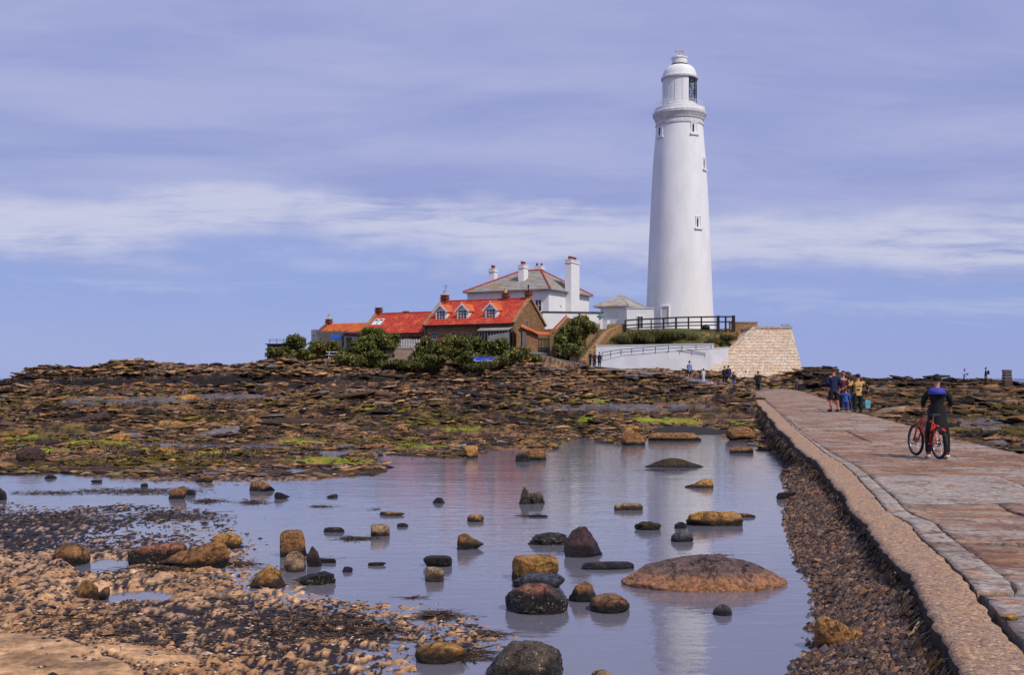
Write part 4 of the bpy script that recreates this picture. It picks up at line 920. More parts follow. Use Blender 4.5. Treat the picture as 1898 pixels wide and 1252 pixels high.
# tiled gateway in front of the cottage gable
t = thing('gateway', 'stone yard gateway under a sagging red tiled coping beside the dormered cottage', 'gateway', (0,0,0))
a = [P(957,604,111.2), P(997,619,112.8)]
w_ = MB().hexa([Vector((a[0].x,a[0].y,3.5)),Vector((a[1].x,a[1].y,3.5)),Vector((a[1].x,a[1].y+.5,3.5)),Vector((a[0].x,a[0].y+.5,3.5))],[a[0],a[1],a[1]+Vector((0,.5,0)),a[0]+Vector((0,.5,0))])
pr = P(1019,620,113); w_.box(pr.x,pr.x+.45,pr.y,pr.y+.5,3.5,pr.z)
b0, b1, b2 = P(1026,615,113.1), P(1052,588,115), P(1080,602,118)
for u, v in ((b0,b1),(b1,b2)): w_.hexa([(u.x,u.y,3.5),(v.x,v.y,3.5),(v.x,v.y+.5,3.5),(u.x,u.y+.5,3.5)],[u,v,v+Vector((0,.5,0)),u+Vector((0,.5,0))])
w_.build('wall', M['cstone'], t)
for seg in (((966,604),(997,618)),((997,618.5),(1019,619.5)),((1019,619),(1051,586))):
    for i, ((x0,y0),(x1,y1)) in enumerate([seg]):
        Ya = 111.0+(x0-957)*.041; Yb = 111.0+(x1-957)*.041
        A, B = P(x0,y0,Ya), P(x1,y1,Yb); n = max(2, int((B-A).length/.35))
        for k in range(n):
            c0, c1 = A.lerp(B, k/n), A.lerp(B, (k+.94)/n)
            MB().hexa([c0+Vector((0,-.35,-.12)),c1+Vector((0,-.35,-.12)),c1+Vector((0,.75,.1)),c0+Vector((0,.75,.1))],[c0+Vector((0,-.35,-.02)),c1+Vector((0,-.35,-.02)),c1+Vector((0,.75,.22)),c0+Vector((0,.75,.22))]).build('coping_tile', M['orangetile'], t)
da, db = P(968,645,111.45), P(975,645,111.8)
MB().hexa([da+Vector((0,-.06,-.3)),db+Vector((0,-.06,-.3)),db,da],[da+Vector((0,-.06,1.7)),db+Vector((0,-.06,1.6)),db+Vector((0,0,1.6)),da+Vector((0,0,1.7))]).build('door', M['greywood'], t)
ga, gb_ = P(998,648,113), P(1018,648,113)
gt_ = MB()
for k in range(8): x = ga.x+(gb_.x-ga.x)*k/7; gt_.box(x-.03,x+.03,113,113.05,ga.z-.2,ga.z+1.2)
gt_.box(ga.x,gb_.x,112.96,112.998,ga.z+1.0,ga.z+1.1).box(ga.x,gb_.x,112.96,112.998,ga.z+.1,ga.z+.2).build('gate', M['timber'], t)

# fences, shed and small walls in front of the cottages
t = thing('board_fence', 'tall grey weathered board fence before the orange roofed cottage', 'fence', (0,0,0))
x0, x1 = P(577,640,113).x, P(645,640,113).x; n = 26
for k in range(n):
    x = x0+(x1-x0)*k/n; y = 113+.9*k/n; MB().box(x,x+(x1-x0)/n-.02,y,y+.03,4.4,P(0,612+k*.05,113).z+random.uniform(-.12,.1)).build('board', M['greywood'], t)
MB().beam((x0,113.06,6.6),(x1,113.96,6.6),.06,.1).build('rail', M['greywood'], t)
t = thing('shed', 'low dark shed with a grey plank front right of the blue tarpaulin', 'shed', P(638,640,112.3)); t.location.z = 4.5
MB().box(0,1.7,0,1.8,0,2.2).build('wall', M['greywood'], t); MB().hexa([(-.15,-.2,2.3),(1.85,-.2,2.2),(1.85,2,2.35),(-.15,2,2.45)],[(-.15,-.2,2.4),(1.85,-.2,2.3),(1.85,2,2.45),(-.15,2,2.55)]).build('roof', M['darkred'], t); MB().box(.25,.8,-.05,-.003,.1,1.9).build('door', M['black'], t)
o = MB().hexa([(-.55,-.3,0),(.5,-.35,.02),(.5,.3,0),(-.55,.3,.05)],[(-.5,-.25,.42),(.45,-.28,.48),(.5,.3,.42),(-.5,.25,.5)]).build('tarpaulin_bundle', M['bluetarp']); o.location = P(623.5,629,112.2); tag(o, 'bright blue tarpaulin bundle hung on the grey board fence', 'tarpaulin')
MB().box(-.5,.5,-.3,.3,-1.9,-.003).build('crate', M['greywood']).location = o.location; tag(bpy.data.objects['crate'], 'grey crate stack under the blue tarpaulin bundle', 'crate')
t = thing('picket_fence', 'pale grey picket fence under the red framed windows', 'fence', (0,0,0))
x0, x1 = P(738,640,112.5).x, P(790,640,112.5).x
for k in range(18): x = x0+(x1-x0)*k/17; MB().box(x-.05,x+.05,112.5,112.53,4.6,P(0,629+random.uniform(-.6,.6),112.5).z).build('picket', M['stain'], t)
MB().box(x0-.1,x1+.1,112.54,112.58,5.6,5.7).build('rail', M['stain'], t)
t = thing('concrete_block', 'squat pinkish concrete lookout block set among the bushes', 'bunker', P(739,671,108.6)); 
MB().hexa([(-1.28,0,-.6),(1.28,.5,-.6),(1.28,2.2,-.6),(-1.28,1.8,-.6)],[(-1.25,0,1.32),(1.25,.5,1.30),(1.25,2.2,1.3),(-1.25,1.8,1.3)]).build('wall', M['pinkconc'], t)
MB().hexa([(-1.32,-.05,1.323),(1.32,.45,1.303),(1.3,2.3,1.303),(-1.3,1.9,1.303)],[(-1.32,-.05,1.42),(1.32,.45,1.40),(1.3,2.3,1.4),(-1.3,1.9,1.4)]).build('roof', M['conc'], t)
MB().box(-.72,-.42,.06,.3,.5,.78).build('loophole', M['black'], t)
t = thing('retaining_wall', 'grey rendered retaining wall below the dark sun porch', 'wall', (0,0,0))
a, b_ = P(905,640,110.6), P(944,640,110.0)
MB().hexa([(a.x,a.y,3.5),(b_.x,b_.y,3.5),(b_.x,b_.y+.4,3.5),(a.x,a.y+.4,3.5)],[(a.x,a.y,P(0,622,110).z),(b_.x,b_.y,P(0,616,110).z),(b_.x,b_.y+.4,P(0,616,110).z),(a.x,a.y+.4,P(0,622,110).z)]).build('wall', M['conc'], t)
t = thing('retaining_wall', 'dark stone retaining wall at the island\'s far left tip', 'wall', (0,0,0))
a, b_ = P(494,675,111), P(556,675,112)
MB().hexa([(a.x,a.y,2.5),(b_.x,b_.y,2.5),(b_.x,b_.y+1,2.5),(a.x+.1,a.y+3,2.5)],[(a.x+.05,a.y,P(0,639,111).z),(b_.x,b_.y,P(0,638,111).z),(b_.x,b_.y+1,P(0,638,111).z),(a.x+.1,a.y+3,P(0,639,111).z)]).build('wall', M['greywood'], t)
MB().box(a.x-.1,b_.x,a.y-.1,a.y+1.5,P(0,639,111).z+.003,P(0,637.4,111).z).build('coping', M['black'], t)
t = thing('railing', 'thin wire railing on top of the far left retaining wall', 'railing', (0,0,0))
q = MB()
for x in (500, 513, 526): q.bar(P(x,637,111.3), P(x,629,111.3), .03, 5)
q.build('post', M['metal'], t); MB().bar(P(498,629.5,111.3),P(530,629.5,111.3),.025,5).bar(P(498,633,111.3),P(530,633,111.3),.02,5).build('rail', M['metal'], t)
t = thing('picnic_table', 'pale picnic table on the bare rock below the board fence', 'table', P(622,661,110)); t.location.z = hz(t.location.x, 110)
MB().box(-.9,.9,-.35,.35,.7,.76).build('table_top', M['stain'], t)
for y in (-.7, .55): MB().box(-.9,.9,y,y+.2,.42,.46).build('bench', M['stain'], t)
for x in (-.6, .6): MB().beam((x,-.65,0),(x,-.2,.7),.06,.08).beam((x,.65,0),(x,.2,.7),.06,.08).box(x-.03,x+.03,-.68,.68,.36,.418).build('leg', M['stain'], t)
# upturned boat
t = thing('rowing_boat', 'small bright blue boat lying upturned on the bank below the bushes', 'boat', P(895,668,105.6), RAD(8))
t.location.z = P(0, 671, 105.6).z
hull = []; 
for i in range(13):
    u = -1+2*i/12; wv = .38*(1-abs(u)**2.6)+.02 if u > -.8 else .30; hh = .38*(1-.25*abs(u)**3)
    for j in range(9):
        a = math.pi*j/8; hull.append((u*.98, -math.cos(a)*wv, .02+.12*u*u+math.sin(a)**.7*hh))
MB().add(hull, [(i*9+j, (i+1)*9+j, (i+1)*9+j+1, i*9+j+1) for i in range(12) for j in range(8)]+[tuple(range(9)), tuple(12*9+8-k for k in range(9))]).build('hull', M['blue'], t, smooth=True)
MB().beam((-.98,0,.5),(.9,0,.52),.04,.05).build('keel', M['blue'], t)
kk = MB()
for s in (-1, 1):
    for i in range(12):
        u0, u1 = -1+2*i/12, -1+2*(i+1)/12; w0, w1 = [(.38*(1-abs(u)**2.6)+.02 if u > -.8 else .30) for u in (u0, u1)]
        kk.beam((u0*.98, s*(w0+.015), .03+.12*u0*u0), (u1*.98, s*(w1+.015), .03+.12*u1*u1), .04, .05)
kk.build('gunwale', M['frame'], t)

# ------------------------------------------------------------------ loose rocks
def noise3(v, f_, seed):
    return (pn(v[:,0]*f_+seed, v[:,1]*f_-seed, seed)+pn(v[:,1]*f_+7, v[:,2]*f_+seed, seed+1)+pn(v[:,2]*f_-seed, v[:,0]*f_+3, seed+2))/1.6
_ico = {}
def ico(n):
    if n not in _ico:
        bm = bmesh.new(); bmesh.ops.create_icosphere(bm, subdivisions=n, radius=1); bm.verts.ensure_lookup_table()
        _ico[n] = (np.array([v.co[:] for v in bm.verts]), np.array([[v.index for v in f.verts] for f in bm.faces])); bm.free()
    return _ico[n]
def rock_shape(kind, seed, sub=4):
    V, Fc = ico(sub); V = V.copy(); rs = np.random.RandomState(seed)
    p = {'round':2.3,'block':6,'slab':5,'wedge':3.2,'spike':2.4,'mound':2.2,'capsule':3,'jag':2.2,'angular':2.6,'pyramid':2.6}[kind]
    V /= (np.abs(V)**p).sum(1, keepdims=True)**(1/p)
    cuts_ = {'round':7,'block':6,'slab':5,'wedge':8,'spike':9,'mound':3,'capsule':1,'jag':12,'angular':11,'pyramid':8}[kind]
    for _ in range(cuts_):
        n = rs.normal(size=3); n /= np.linalg.norm(n); c_ = rs.uniform(.62, .92) if kind not in ('round','capsule','mound') else rs.uniform(.76, .94)
        d_ = V@n-c_; V -= np.where(d_ > 0, d_, 0)[:,None]*n*.92
    if kind == 'wedge': V[:,2] *= .55+.45*V[:,0]
    if kind == 'spike': k = np.clip(1-.38*(V[:,2]+.2), .3, 1.2); V[:,0] *= k; V[:,1] *= k
    if kind == 'pyramid': k = np.clip(1-.55*(V[:,2]), .25, 1.4); V[:,0] *= k; V[:,1] *= k
    if kind == 'mound': r_ = np.hypot(V[:,0], V[:,1]); V[:,2] = np.where(V[:,2] > 0, V[:,2]*np.clip(1.15-r_*.75, .15, 1)+.02, V[:,2])
    a = {'round':.07,'block':.06,'slab':.05,'wedge':.08,'spike':.10,'mound':.08,'capsule':.04,'jag':.22,'angular':.10,'pyramid':.08}[kind]
    nn = V/np.linalg.norm(V, axis=1, keepdims=True)
    V = V+nn*(a*1.2*noise3(V, 1.9, seed % 50)+a*.75*noise3(V, 4.7, seed % 40+3)+(a*.4*noise3(V, 11, seed % 30+5)+a*.22*noise3(V, 23, seed % 30+9))*(1 if sub > 3 else .3))[:,None]
    mn, mx = V.min(0), V.max(0); V = (V-(mn+mx)/2)/((mx-mn)/2)
    return V, Fc
RM = {
 'brown': rock_mat('rock_brown', (.26,.125,.05), (.36,.18,.07), (.014,.010,.009), .05, .35),
 'dark': rock_mat('rock_dark', (.055,.032,.028), (.095,.05,.038), (.012,.009,.009), .08),
 'purple': rock_mat('rock_purple', (.07,.035,.04), (.12,.06,.055), (.014,.009,.010), .10, .25),
 'ochre': rock_mat('rock_ochre', (.52,.28,.07), (.38,.19,.055), (.035,.022,.012), .05),
 'orange': rock_mat('rock_orange', (.52,.27,.08), (.40,.20,.07), (.03,.018,.010), .02),
 'tan': rock_mat('rock_tan', (.42,.30,.18), (.33,.22,.12), (.05,.03,.02), .03),
 'grey': rock_mat('rock_grey', (.16,.15,.16), (.10,.095,.11), (.02,.017,.02), .03),
 'slate': rock_mat('rock_slate', (.10,.115,.15), (.06,.07,.10), (.015,.014,.02), .04),
 'rusty': rock_mat('rock_rusty_barnacled', (.38,.15,.08), (.26,.10,.055), (.016,.011,.009), .15, .9),
 'barn': rock_mat('rock_barnacled', (.13,.10,.075), (.09,.065,.05), (.03,.024,.02), .10, 1.0),
 'mound': rock_mat('rock_mound', (.20,.13,.11), (.13,.085,.085), (.42,.20,.10), .06, 0, .8, .12),
 'weed': rock_mat('rock_weedy', (.045,.030,.014), (.09,.065,.02), (.018,.012,.010), .02),
}
def place_rock(x0, x1, top, wl, kind, mt, label, name='rock', depth=1.0, rz=0, base=0.0, sub=None, seed=None, sink=.45, tilt=(0,0), cat='rock'):
    """x0..x1 and top..wl are the stone's outline where it stands; its size follows from how far away it is"""
    Y0 = (H-base)*F/(wl-HY); w = (x1-x0)/F*Y0; dp = max(w*depth, .05); Yc = Y0+dp*.40
    if kind == 'mound': sink = 1.15
    w *= Yc/Y0; ztop = H+(HY-top)/F*Yc; h = max(ztop-base, .02); hh = h*(1+sink)
    if sub is None: sub = 5 if w*F/Yc > 75 else (4 if w*F/Yc > 24 else 3)
    seed = seed if seed is not None else int(x0*7+wl)
    V, Fc = rock_shape(kind, seed, sub)
    if rz: 
        c_, s_ = math.cos(rz), math.sin(rz); V = np.stack([V[:,0]*c_-V[:,1]*s_, V[:,0]*s_+V[:,1]*c_, V[:,2]], 1)
    if tilt[0]: V[:,2] = V[:,2]*(1-abs(tilt[0])*.5)+V[:,0]*tilt[0]*.5
    mn, mx = V.min(0), V.max(0); V = (V-(mn+mx)/2)/((mx-mn)/2)
    V = V*np.array([w/2, dp/2, hh/2])
    me = bpy.data.meshes.new(name); me.from_pydata(V.tolist(), [], Fc.tolist()); me.materials.append(RM[mt])
    me.polygons.foreach_set('use_smooth', [True]*len(me.polygons)); me.update()
    o = bpy.data.objects.new(name, me); COL.objects.link(o)
    o.location = (((x0+x1)/2-CX)/F*Yc, Yc, ztop-hh/2)
    return tag(o, label, cat, 'stones in and around the tidal pool')
rocks = [
 (936,1055,1083,1140,'round','rusty','large round boulder with rusty top and barnacled dark sides in the pool',dict(depth=.9)),
 (1093,1168,1102,1138,'round','brown','dark brown ball shaped boulder right of the big rusty boulder',dict(depth=1.0)),
 (1053,1106,1081,1118,'angular','brown','small brown angular rock between the rusty boulder and the ball shaped boulder',{}),
 (950,1047,1063,1092,'round','slate','smooth blue-grey boulder lying between the ochre block and the rusty boulder',dict(depth=.6)),
 (948,1036,1031,1080,'block','ochre','square ochre block standing behind the smooth blue-grey boulder',dict(depth=.7)),
 (1044,1117,977,1034,'spike','purple','dark purple-brown pointed boulder, tallest in the middle of the pool',dict(depth=.9)),
 (977,1062,988,1012,'jag','barn','low jagged barnacled rock touching the left of the pointed boulder',dict(depth=.5,tilt=(.3,0))),
 (1078,1176,1043,1057,'slab','brown','thin flat brown slab in front of the pointed boulder',dict(depth=.35)),
 (1150,1456,1031,1096,'mound','mound','broad domed rock mound with purple-brown crown and orange rim',dict(depth=.62,sink=.1)),
 (1321,1358,1121,1143,'spike','grey','small grey pointed stone in open water below the broad mound',{}),
 (1243,1285,983,1006,'round','grey','grey flat-topped stone left below the long ochre block',{}),
 (1250,1272,968,981,'round','slate','small dark round stone touching the left end of the long ochre block',{}),
 (1271,1377,947,976,'block','ochre','long ochre block with a dark wet base in the right of the pool',dict(depth=.4)),
 (1362,1400,952,960,'slab','orange','flat orange tip of stone poking out right of the long ochre block',dict(depth=.4)),
 (1175,1226,967,984,'jag','weed','dark weed covered rock left of the long ochre block',dict(depth=.5)),
 (1138,1192,933,947,'capsule','tan','tan stone shaped like a short log lying in the pool',dict(depth=.4)),
 (1269,1322,888,905,'wedge','orange','orange wedge shaped stone in the far right of the pool',dict(depth=.5,rz=.2)),
 (962,984,903,936,'spike','barn','dark upright prong of rock in the far middle of the pool',dict(depth=.8)),
 (978,1010,912,935,'jag','barn','dark jagged rock joined to the right of the upright prong',dict(depth=.8)),
 (976,1016,955,960,'jag','weed','thin strand of weedy rock barely breaking the water below the upright prong',dict(depth=.3)),
 (1440,1478,912,927,'block','dark','dark block lying at the edge of the pebble bank',dict(depth=.5)),
 (1190,1308,850,868,'mound','weed','low weed covered hump in the far end of the pool',dict(depth=.4,sink=.1)),
 (866,897,954,968,'round','orange','small rounded orange stone right of the dark triangular rock',{}),
 (847,898,988,1020,'wedge','brown','brown knobbly boulder below the small rounded orange stone',dict(depth=.8,rz=3.4)),
 (784,838,1031,1052,'slab','dark','dark cap of rock resting behind the upright tan cube',dict(depth=.6)),
 (787,823,1053,1080,'block','tan','upright tan cube in front of the dark cap rock',{}),
 (688,722,972,996,'block','tan','pale tan cube with a slanting top in the left of the pool',dict(tilt=(-.25,0))),
 (702,751,950,957,'slab','orange','flat orange stone above the pale tan cube',dict(depth=.4)),
 (735,757,970,978,'angular','grey','small grey pebble shaped stone right of the pale tan cube',{}),
 (600,639,978,988,'capsule','brown','flat brown oval stone left of the pale tan cube',dict(depth=.5)),
 (520,570,983,1034,'block','brown','tall upright reddish brown boulder standing in the left of the pool',dict(depth=.8,tilt=(-.1,0))),
 (526,567,1023,1062,'round','tan','rounded boulder leaning on the front of the tall reddish one',{}),
 (568,596,1013,1052,'spike','dark','dark slanted rock right of the tall reddish boulder',{}),
 (590,623,1036,1045,'slab','dark','thin dark sliver of rock right of the slanted rock',dict(depth=.4)),
 (466,534,1049,1092,'pyramid','ochre','ochre pyramid shaped boulder at the edge of the sand',dict(depth=.8)),
 (541,622,1061,1086,'wedge','rusty','barnacled wedge boulder in front of the rounded boulder',dict(depth=.5,rz=.1)),
 (634,654,1051,1062,'angular','slate','tiny dark stone right of the barnacled wedge boulder',{}),
 (682,716,1043,1050,'slab','orange','flat orange-brown stone right of the tiny dark stone',dict(depth=.4)),
 (462,508,894,912,'block','brown','brown block in the far left of the pool',dict(depth=.6)),
 (508,537,913,926,'wedge','dark','dark wedge right of the brown block in the far left water',dict(depth=.6,rz=3.0)),
 (605,626,917,924,'wedge','brown','very small brown stone far out right of the dark wedge',{}),
 (802,825,923,934,'spike','dark','small dark triangular rock in the far middle water',{}),
 (361,397,883,895,'block','brown','brown stone near the far left shoreline',dict(depth=.6)),
 (312,345,902,926,'slab','brown','brown slab leaning up out of the shallow water',dict(tilt=(.5,0),depth=.5)),
 (330,362,908,919,'slab','dark','flat dark slab lying against the leaning brown slab',dict(depth=.6)),
 (101,167,1007,1050,'round','brown','round brown boulder standing alone on the left sand',{}),
 (240,345,1006,1052,'slab','rusty','left half of the long slab, speckled with barnacles, rusty flank',dict(depth=.5)),
 (296,427,1004,1057,'wedge','brown','long slanting brown slab with dark overhang on the sand',dict(depth=.4,rz=.1)),
 (390,449,988,1020,'round','ochre','rounded ochre boulder behind the long slanting slab',dict(depth=.8)),
 (143,183,1075,1118,'spike','ochre','upright ochre stone in a small puddle on the sand',dict(depth=.9)),
 (176,202,1090,1114,'wedge','brown','small brown stone beside the upright ochre stone',{}),
 (769,863,1192,1232,'round','ochre','golden ochre boulder in the shallow water near the bottom edge',dict(depth=.7)),
 (900,1046,1189,1275,'round','barn','large grey boulder crusted with barnacles at the bottom edge',dict(depth=.9)),
 (1095,1135,1243,1268,'round','tan','top of a pale tan stone cut off by the bottom edge',{}),
 (1508,1622,1141,1200,'wedge','orange','orange topped wedge boulder with dark flank on the pebble bank',dict(depth=.6,rz=3.14,base=.05)),
 (-14,13,904,928,'angular','dark','dark stone at the left edge of the view in the shallows',{}),
 (222,240,872,882,'angular','brown','tiny brown stone at the far left waterline',{}),
 (170,188,890,896,'slab','brown','small flat brown stone left in the shallows',{}),
 (261,274,896,904,'angular','brown','tiny pinkish brown stone in the far left shallows',{}),
 (84,104,880,888,'slab','dark','tiny flat dark stone in the far left water',{}),
 (30,82,829,856,'round','dark','dark rounded boulder on the weedy shore at the far left',dict(base=.08)),
 (857,886,826,850,'block','orange','ochre cube boulder at the far pool edge under the cottages',{}),
 (955,985,836,857,'angular','rusty','small rusty rock at the far pool edge',{}),
 (973,1013,830,854,'jag','brown','brown twin topped rock at the far pool edge',dict(depth=.6)),
 (1011,1036,822,833,'round','ochre','round yellow stone at the far shoreline',{}),
 (1352,1396,830,841,'slab','brown','flat brown slab at the far right corner of the pool',dict(depth=.4)),
 (1405,1440,826,834,'slab','brown','thin slab beside the pebble bank at the far right corner',dict(depth=.4)),
 (1200,1300,803,818,'slab','brown','long low brown ledge stone along the far shoreline',dict(depth=.25)),
 (1150,1196,798,826,'angular','brown','brown angular boulder left of the long ledge stone',dict(depth=.6)),
 (1345,1400,792,812,'round','brown','brown rounded boulder beside the small puddle below the causeway',dict(depth=.6,base=.1)),
 (735,760,718,731,'angular','brown','small brown rock on the far rocky flat',dict(base=.9)),
 (452,482,770,794,'spike','brown','upright dark brown rock on the middle of the weedy shore',dict(base=.15)),
 (735,768,788,808,'block','orange','tilted orange-brown block on the weedy shore',dict(base=.1,tilt=(-.5,0))),
 (120,200,764,790,'wedge','dark','large dark rock hump on the left of the weedy shore',dict(base=.15)),
 (292,345,780,793,'slab','orange','flat orange slab on the left of the weedy shore',dict(base=.12,depth=.4)),
 (890,955,766,800,'mound','dark','dark weed hung rock hump above the pool',dict(base=.12)),
]
for x0, x1, tp_, wl, kd, mt, lb, kw in rocks: place_rock(x0, x1, tp_, wl, kd, mt, lb, **kw)
# bare bedrock slab at the bottom left corner, cracked in two
uu_, vv_ = np.meshgrid(np.linspace(-1, 1, 190), np.linspace(-1, 1, 150))
Xs, Ys = -3.75+uu_*1.72+.10*vv_, 7.35+vv_*1.62
re_ = (np.abs(uu_)**2.6+np.abs(vv_)**2.6)**(1/2.6)+.10*fbm(Xs*1.5, Ys*1.5, 3, 73)
ln = np.abs((Xs+3.52)*(7.45-8.45)-(Ys-8.45)*(-2.52+3.52)+.07*fbm(Xs*3, Ys*3, 3, 77))/1.414; side_ = ((Xs+3.52)*(7.45-8.45)-(Ys-8.45)) > 0
Zs = .13*(1-ss(re_, .55, 1.02))**.7-.03+.016*fbm(Xs*1.6, Ys*1.6, 5, 75, .6)-.06*(1-ss(ln, .0, .05))-np.where(side_, 0, .012)
Cs = np.ones(Xs.shape+(3,))*np.array([.50,.31,.165])*(1+.5*fbm(Xs*2.2, Ys*2.2, 5, 79, .65))[...,None]
kk = (1-ss(ln, .005, .045))[...,None]; Cs = Cs*(1-kk)+np.array([.03,.02,.02])*kk
ix = np.arange(Xs.size).reshape(Xs.shape)
o = npmesh('bedrock_slab', np.stack([Xs,Ys,Zs],-1).reshape(-1,3), np.stack([ix[:-1,:-1],ix[:-1,1:],ix[1:,1:],ix[1:,:-1]],-1).reshape(-1,4), M['ground'], col=np.clip(Cs,0,1).reshape(-1,3))
tag(o, 'smooth tan bedrock slab with a dark crack at the bottom left corner', 'bedrock')
# small stones and shells lying on the sand
# stones on the causeway and kerb
for (px, py, w_, h_, mt, lb) in ((1870,1150,30,7,'ochre','flat yellow stone lying in the kerb joint of the causeway'),(1750,853,10,3,'dark','scrap of dark weed beside the rider\'s shoe')):
    Y = 1.7*F/(py-HY); V3, F3 = rock_shape('slab', px, 3)
    me = bpy.data.meshes.new('stone'); me.from_pydata((V3*np.array([w_/F*Y/2, w_/F*Y/3, h_/F*Y/2*1.4])).tolist(), [], F3.tolist()); me.materials.append(RM[mt])
    o = bpy.data.objects.new('stone', me); COL.objects.link(o); o.location = ((px-CX)/F*Y, Y, float(Cz(Y))+.02); tag(o, lb, 'stone')

ALG = ((612,855,85,9),(555,819,42,5),(768,828,60,6),(1205,778,42,6),(1265,782,46,6),(1088,779,24,5),(1372,783,22,4),(26,808,70,6),(190,820,75,5),(860,796,60,3),(690,757,40,3),(1120,742,100,2.2),(250,832,30,4),(400,840,60,4),(100,835,60,5))
FLAT = ((1150,756,190,9),(230,742,150,7),(420,735,130,6),(1830,790,90,12),(950,835,60,5))
def pmask(X, Y, Z, L_):
    px = CX+F*X/Y; py = HY-(Z-H)/Y*F; m = np.zeros(X.shape)
    for (a, b_, w, h) in L_: m = np.maximum(m, 1-ss(((px-a)/w)**2+((py-b_)/h)**2+.5*pn(px*.03, py*.2, 3), .5, 1.1))
    return m
# individual loose rocks on the flat, then the finer rubble as one mass
protos = [rock_shape(k, s, 2) for k, s in (('angular',1),('slab',2),('wedge',3),('angular',4),('block',5),('jag',6),('slab',7),('angular',8),('round',9),('spike',10))]
pal = [np.array(c_) for c_ in ((.25,.135,.055),(.38,.20,.08),(.48,.28,.13),(.36,.24,.15),(.32,.16,.06),(.10,.06,.04),(.05,.032,.022),(.025,.017,.014),(.16,.12,.03),(.17,.15,.16),(.24,.14,.075),(.028,.019,.014),(.09,.055,.03))]
rs = np.random.RandomState(12)
def scatter_points(n, pxr, Yr_, power=1.0):
    px = rs.uniform(*pxr, n); Y = Yr_[0]*(Yr_[1]/Yr_[0])**(rs.uniform(0, 1, n)**power); return (px-CX)/F*Y, Y, px
def ok_mask(X, Y, px, Z, i):
    m = (i['rockz'] > .6) & (Z > .0) & ~((X > Lx(Y)-.3) & (X < Rx(Y)+.8) & (Y < 105)) & (i['pd'] > 1.8)
    return m & ((Y < 109) | (i['inland'] > .9)) 
# (a) individuals
X, Y, px = scatter_points(900, (-60, 1960), (27, 96)); Z, inf = height(X, Y, True)
m = ok_mask(X, Y, px, Z, inf); X, Y, Z, px = X[m][:262], Y[m][:262], Z[m][:262], px[m][:262]
shared = []; LOOK = ['angular brown rock','thin dark slab of rock','ochre wedge of rock','small angular brown rock','dark blocky rock','jagged weedy rock','thin brown slab of rock','angular orange rock','rounded brown rock','pointed purplish rock']
for k, (V, Fc) in enumerate(protos):
    me = bpy.data.meshes.new('loose_rock'); me.from_pydata(V.tolist(), [], Fc.tolist()); me.update(); me.materials.append(RM[['brown','dark','ochre','brown','dark','weed','brown','orange','brown','purple'][k]])
    shared.append(me)
for x, y, z, p in zip(X, Y, Z, px):
    s = rs.uniform(.13, .30)*(1+.4*(y > 60)); o = bpy.data.objects.new('loose_rock', shared[rs.randint(10)]); COL.objects.link(o)
    sc = (s*rs.uniform(.9,2.2), s*rs.uniform(.7,1.2), s*rs.uniform(.22,.6)); o.scale = sc; o.rotation_euler = (rs.uniform(-.25,.25), rs.uniform(-.25,.25), rs.uniform(-.6,.6)); o.location = (x, y, z+sc[2]*.25)
    lk = LOOK[shared.index(o.data)]; dz_ = 'by the pool' if y < 42 else ('halfway out' if y < 66 else 'near the island')
    if p > 1500: tag(o, '%s right of the causeway, %s' % (lk, 'near the paving' if y < 50 else 'towards the skyline'), 'rock', 'loose rocks right of the causeway')
    else: tag(o, '%s on the shore %s, %s' % (lk, 'at the left' if p < 500 else ('below the cottages' if p < 1000 else 'below the white ramp'), dz_), 'rock', 'loose rocks between pool and island')
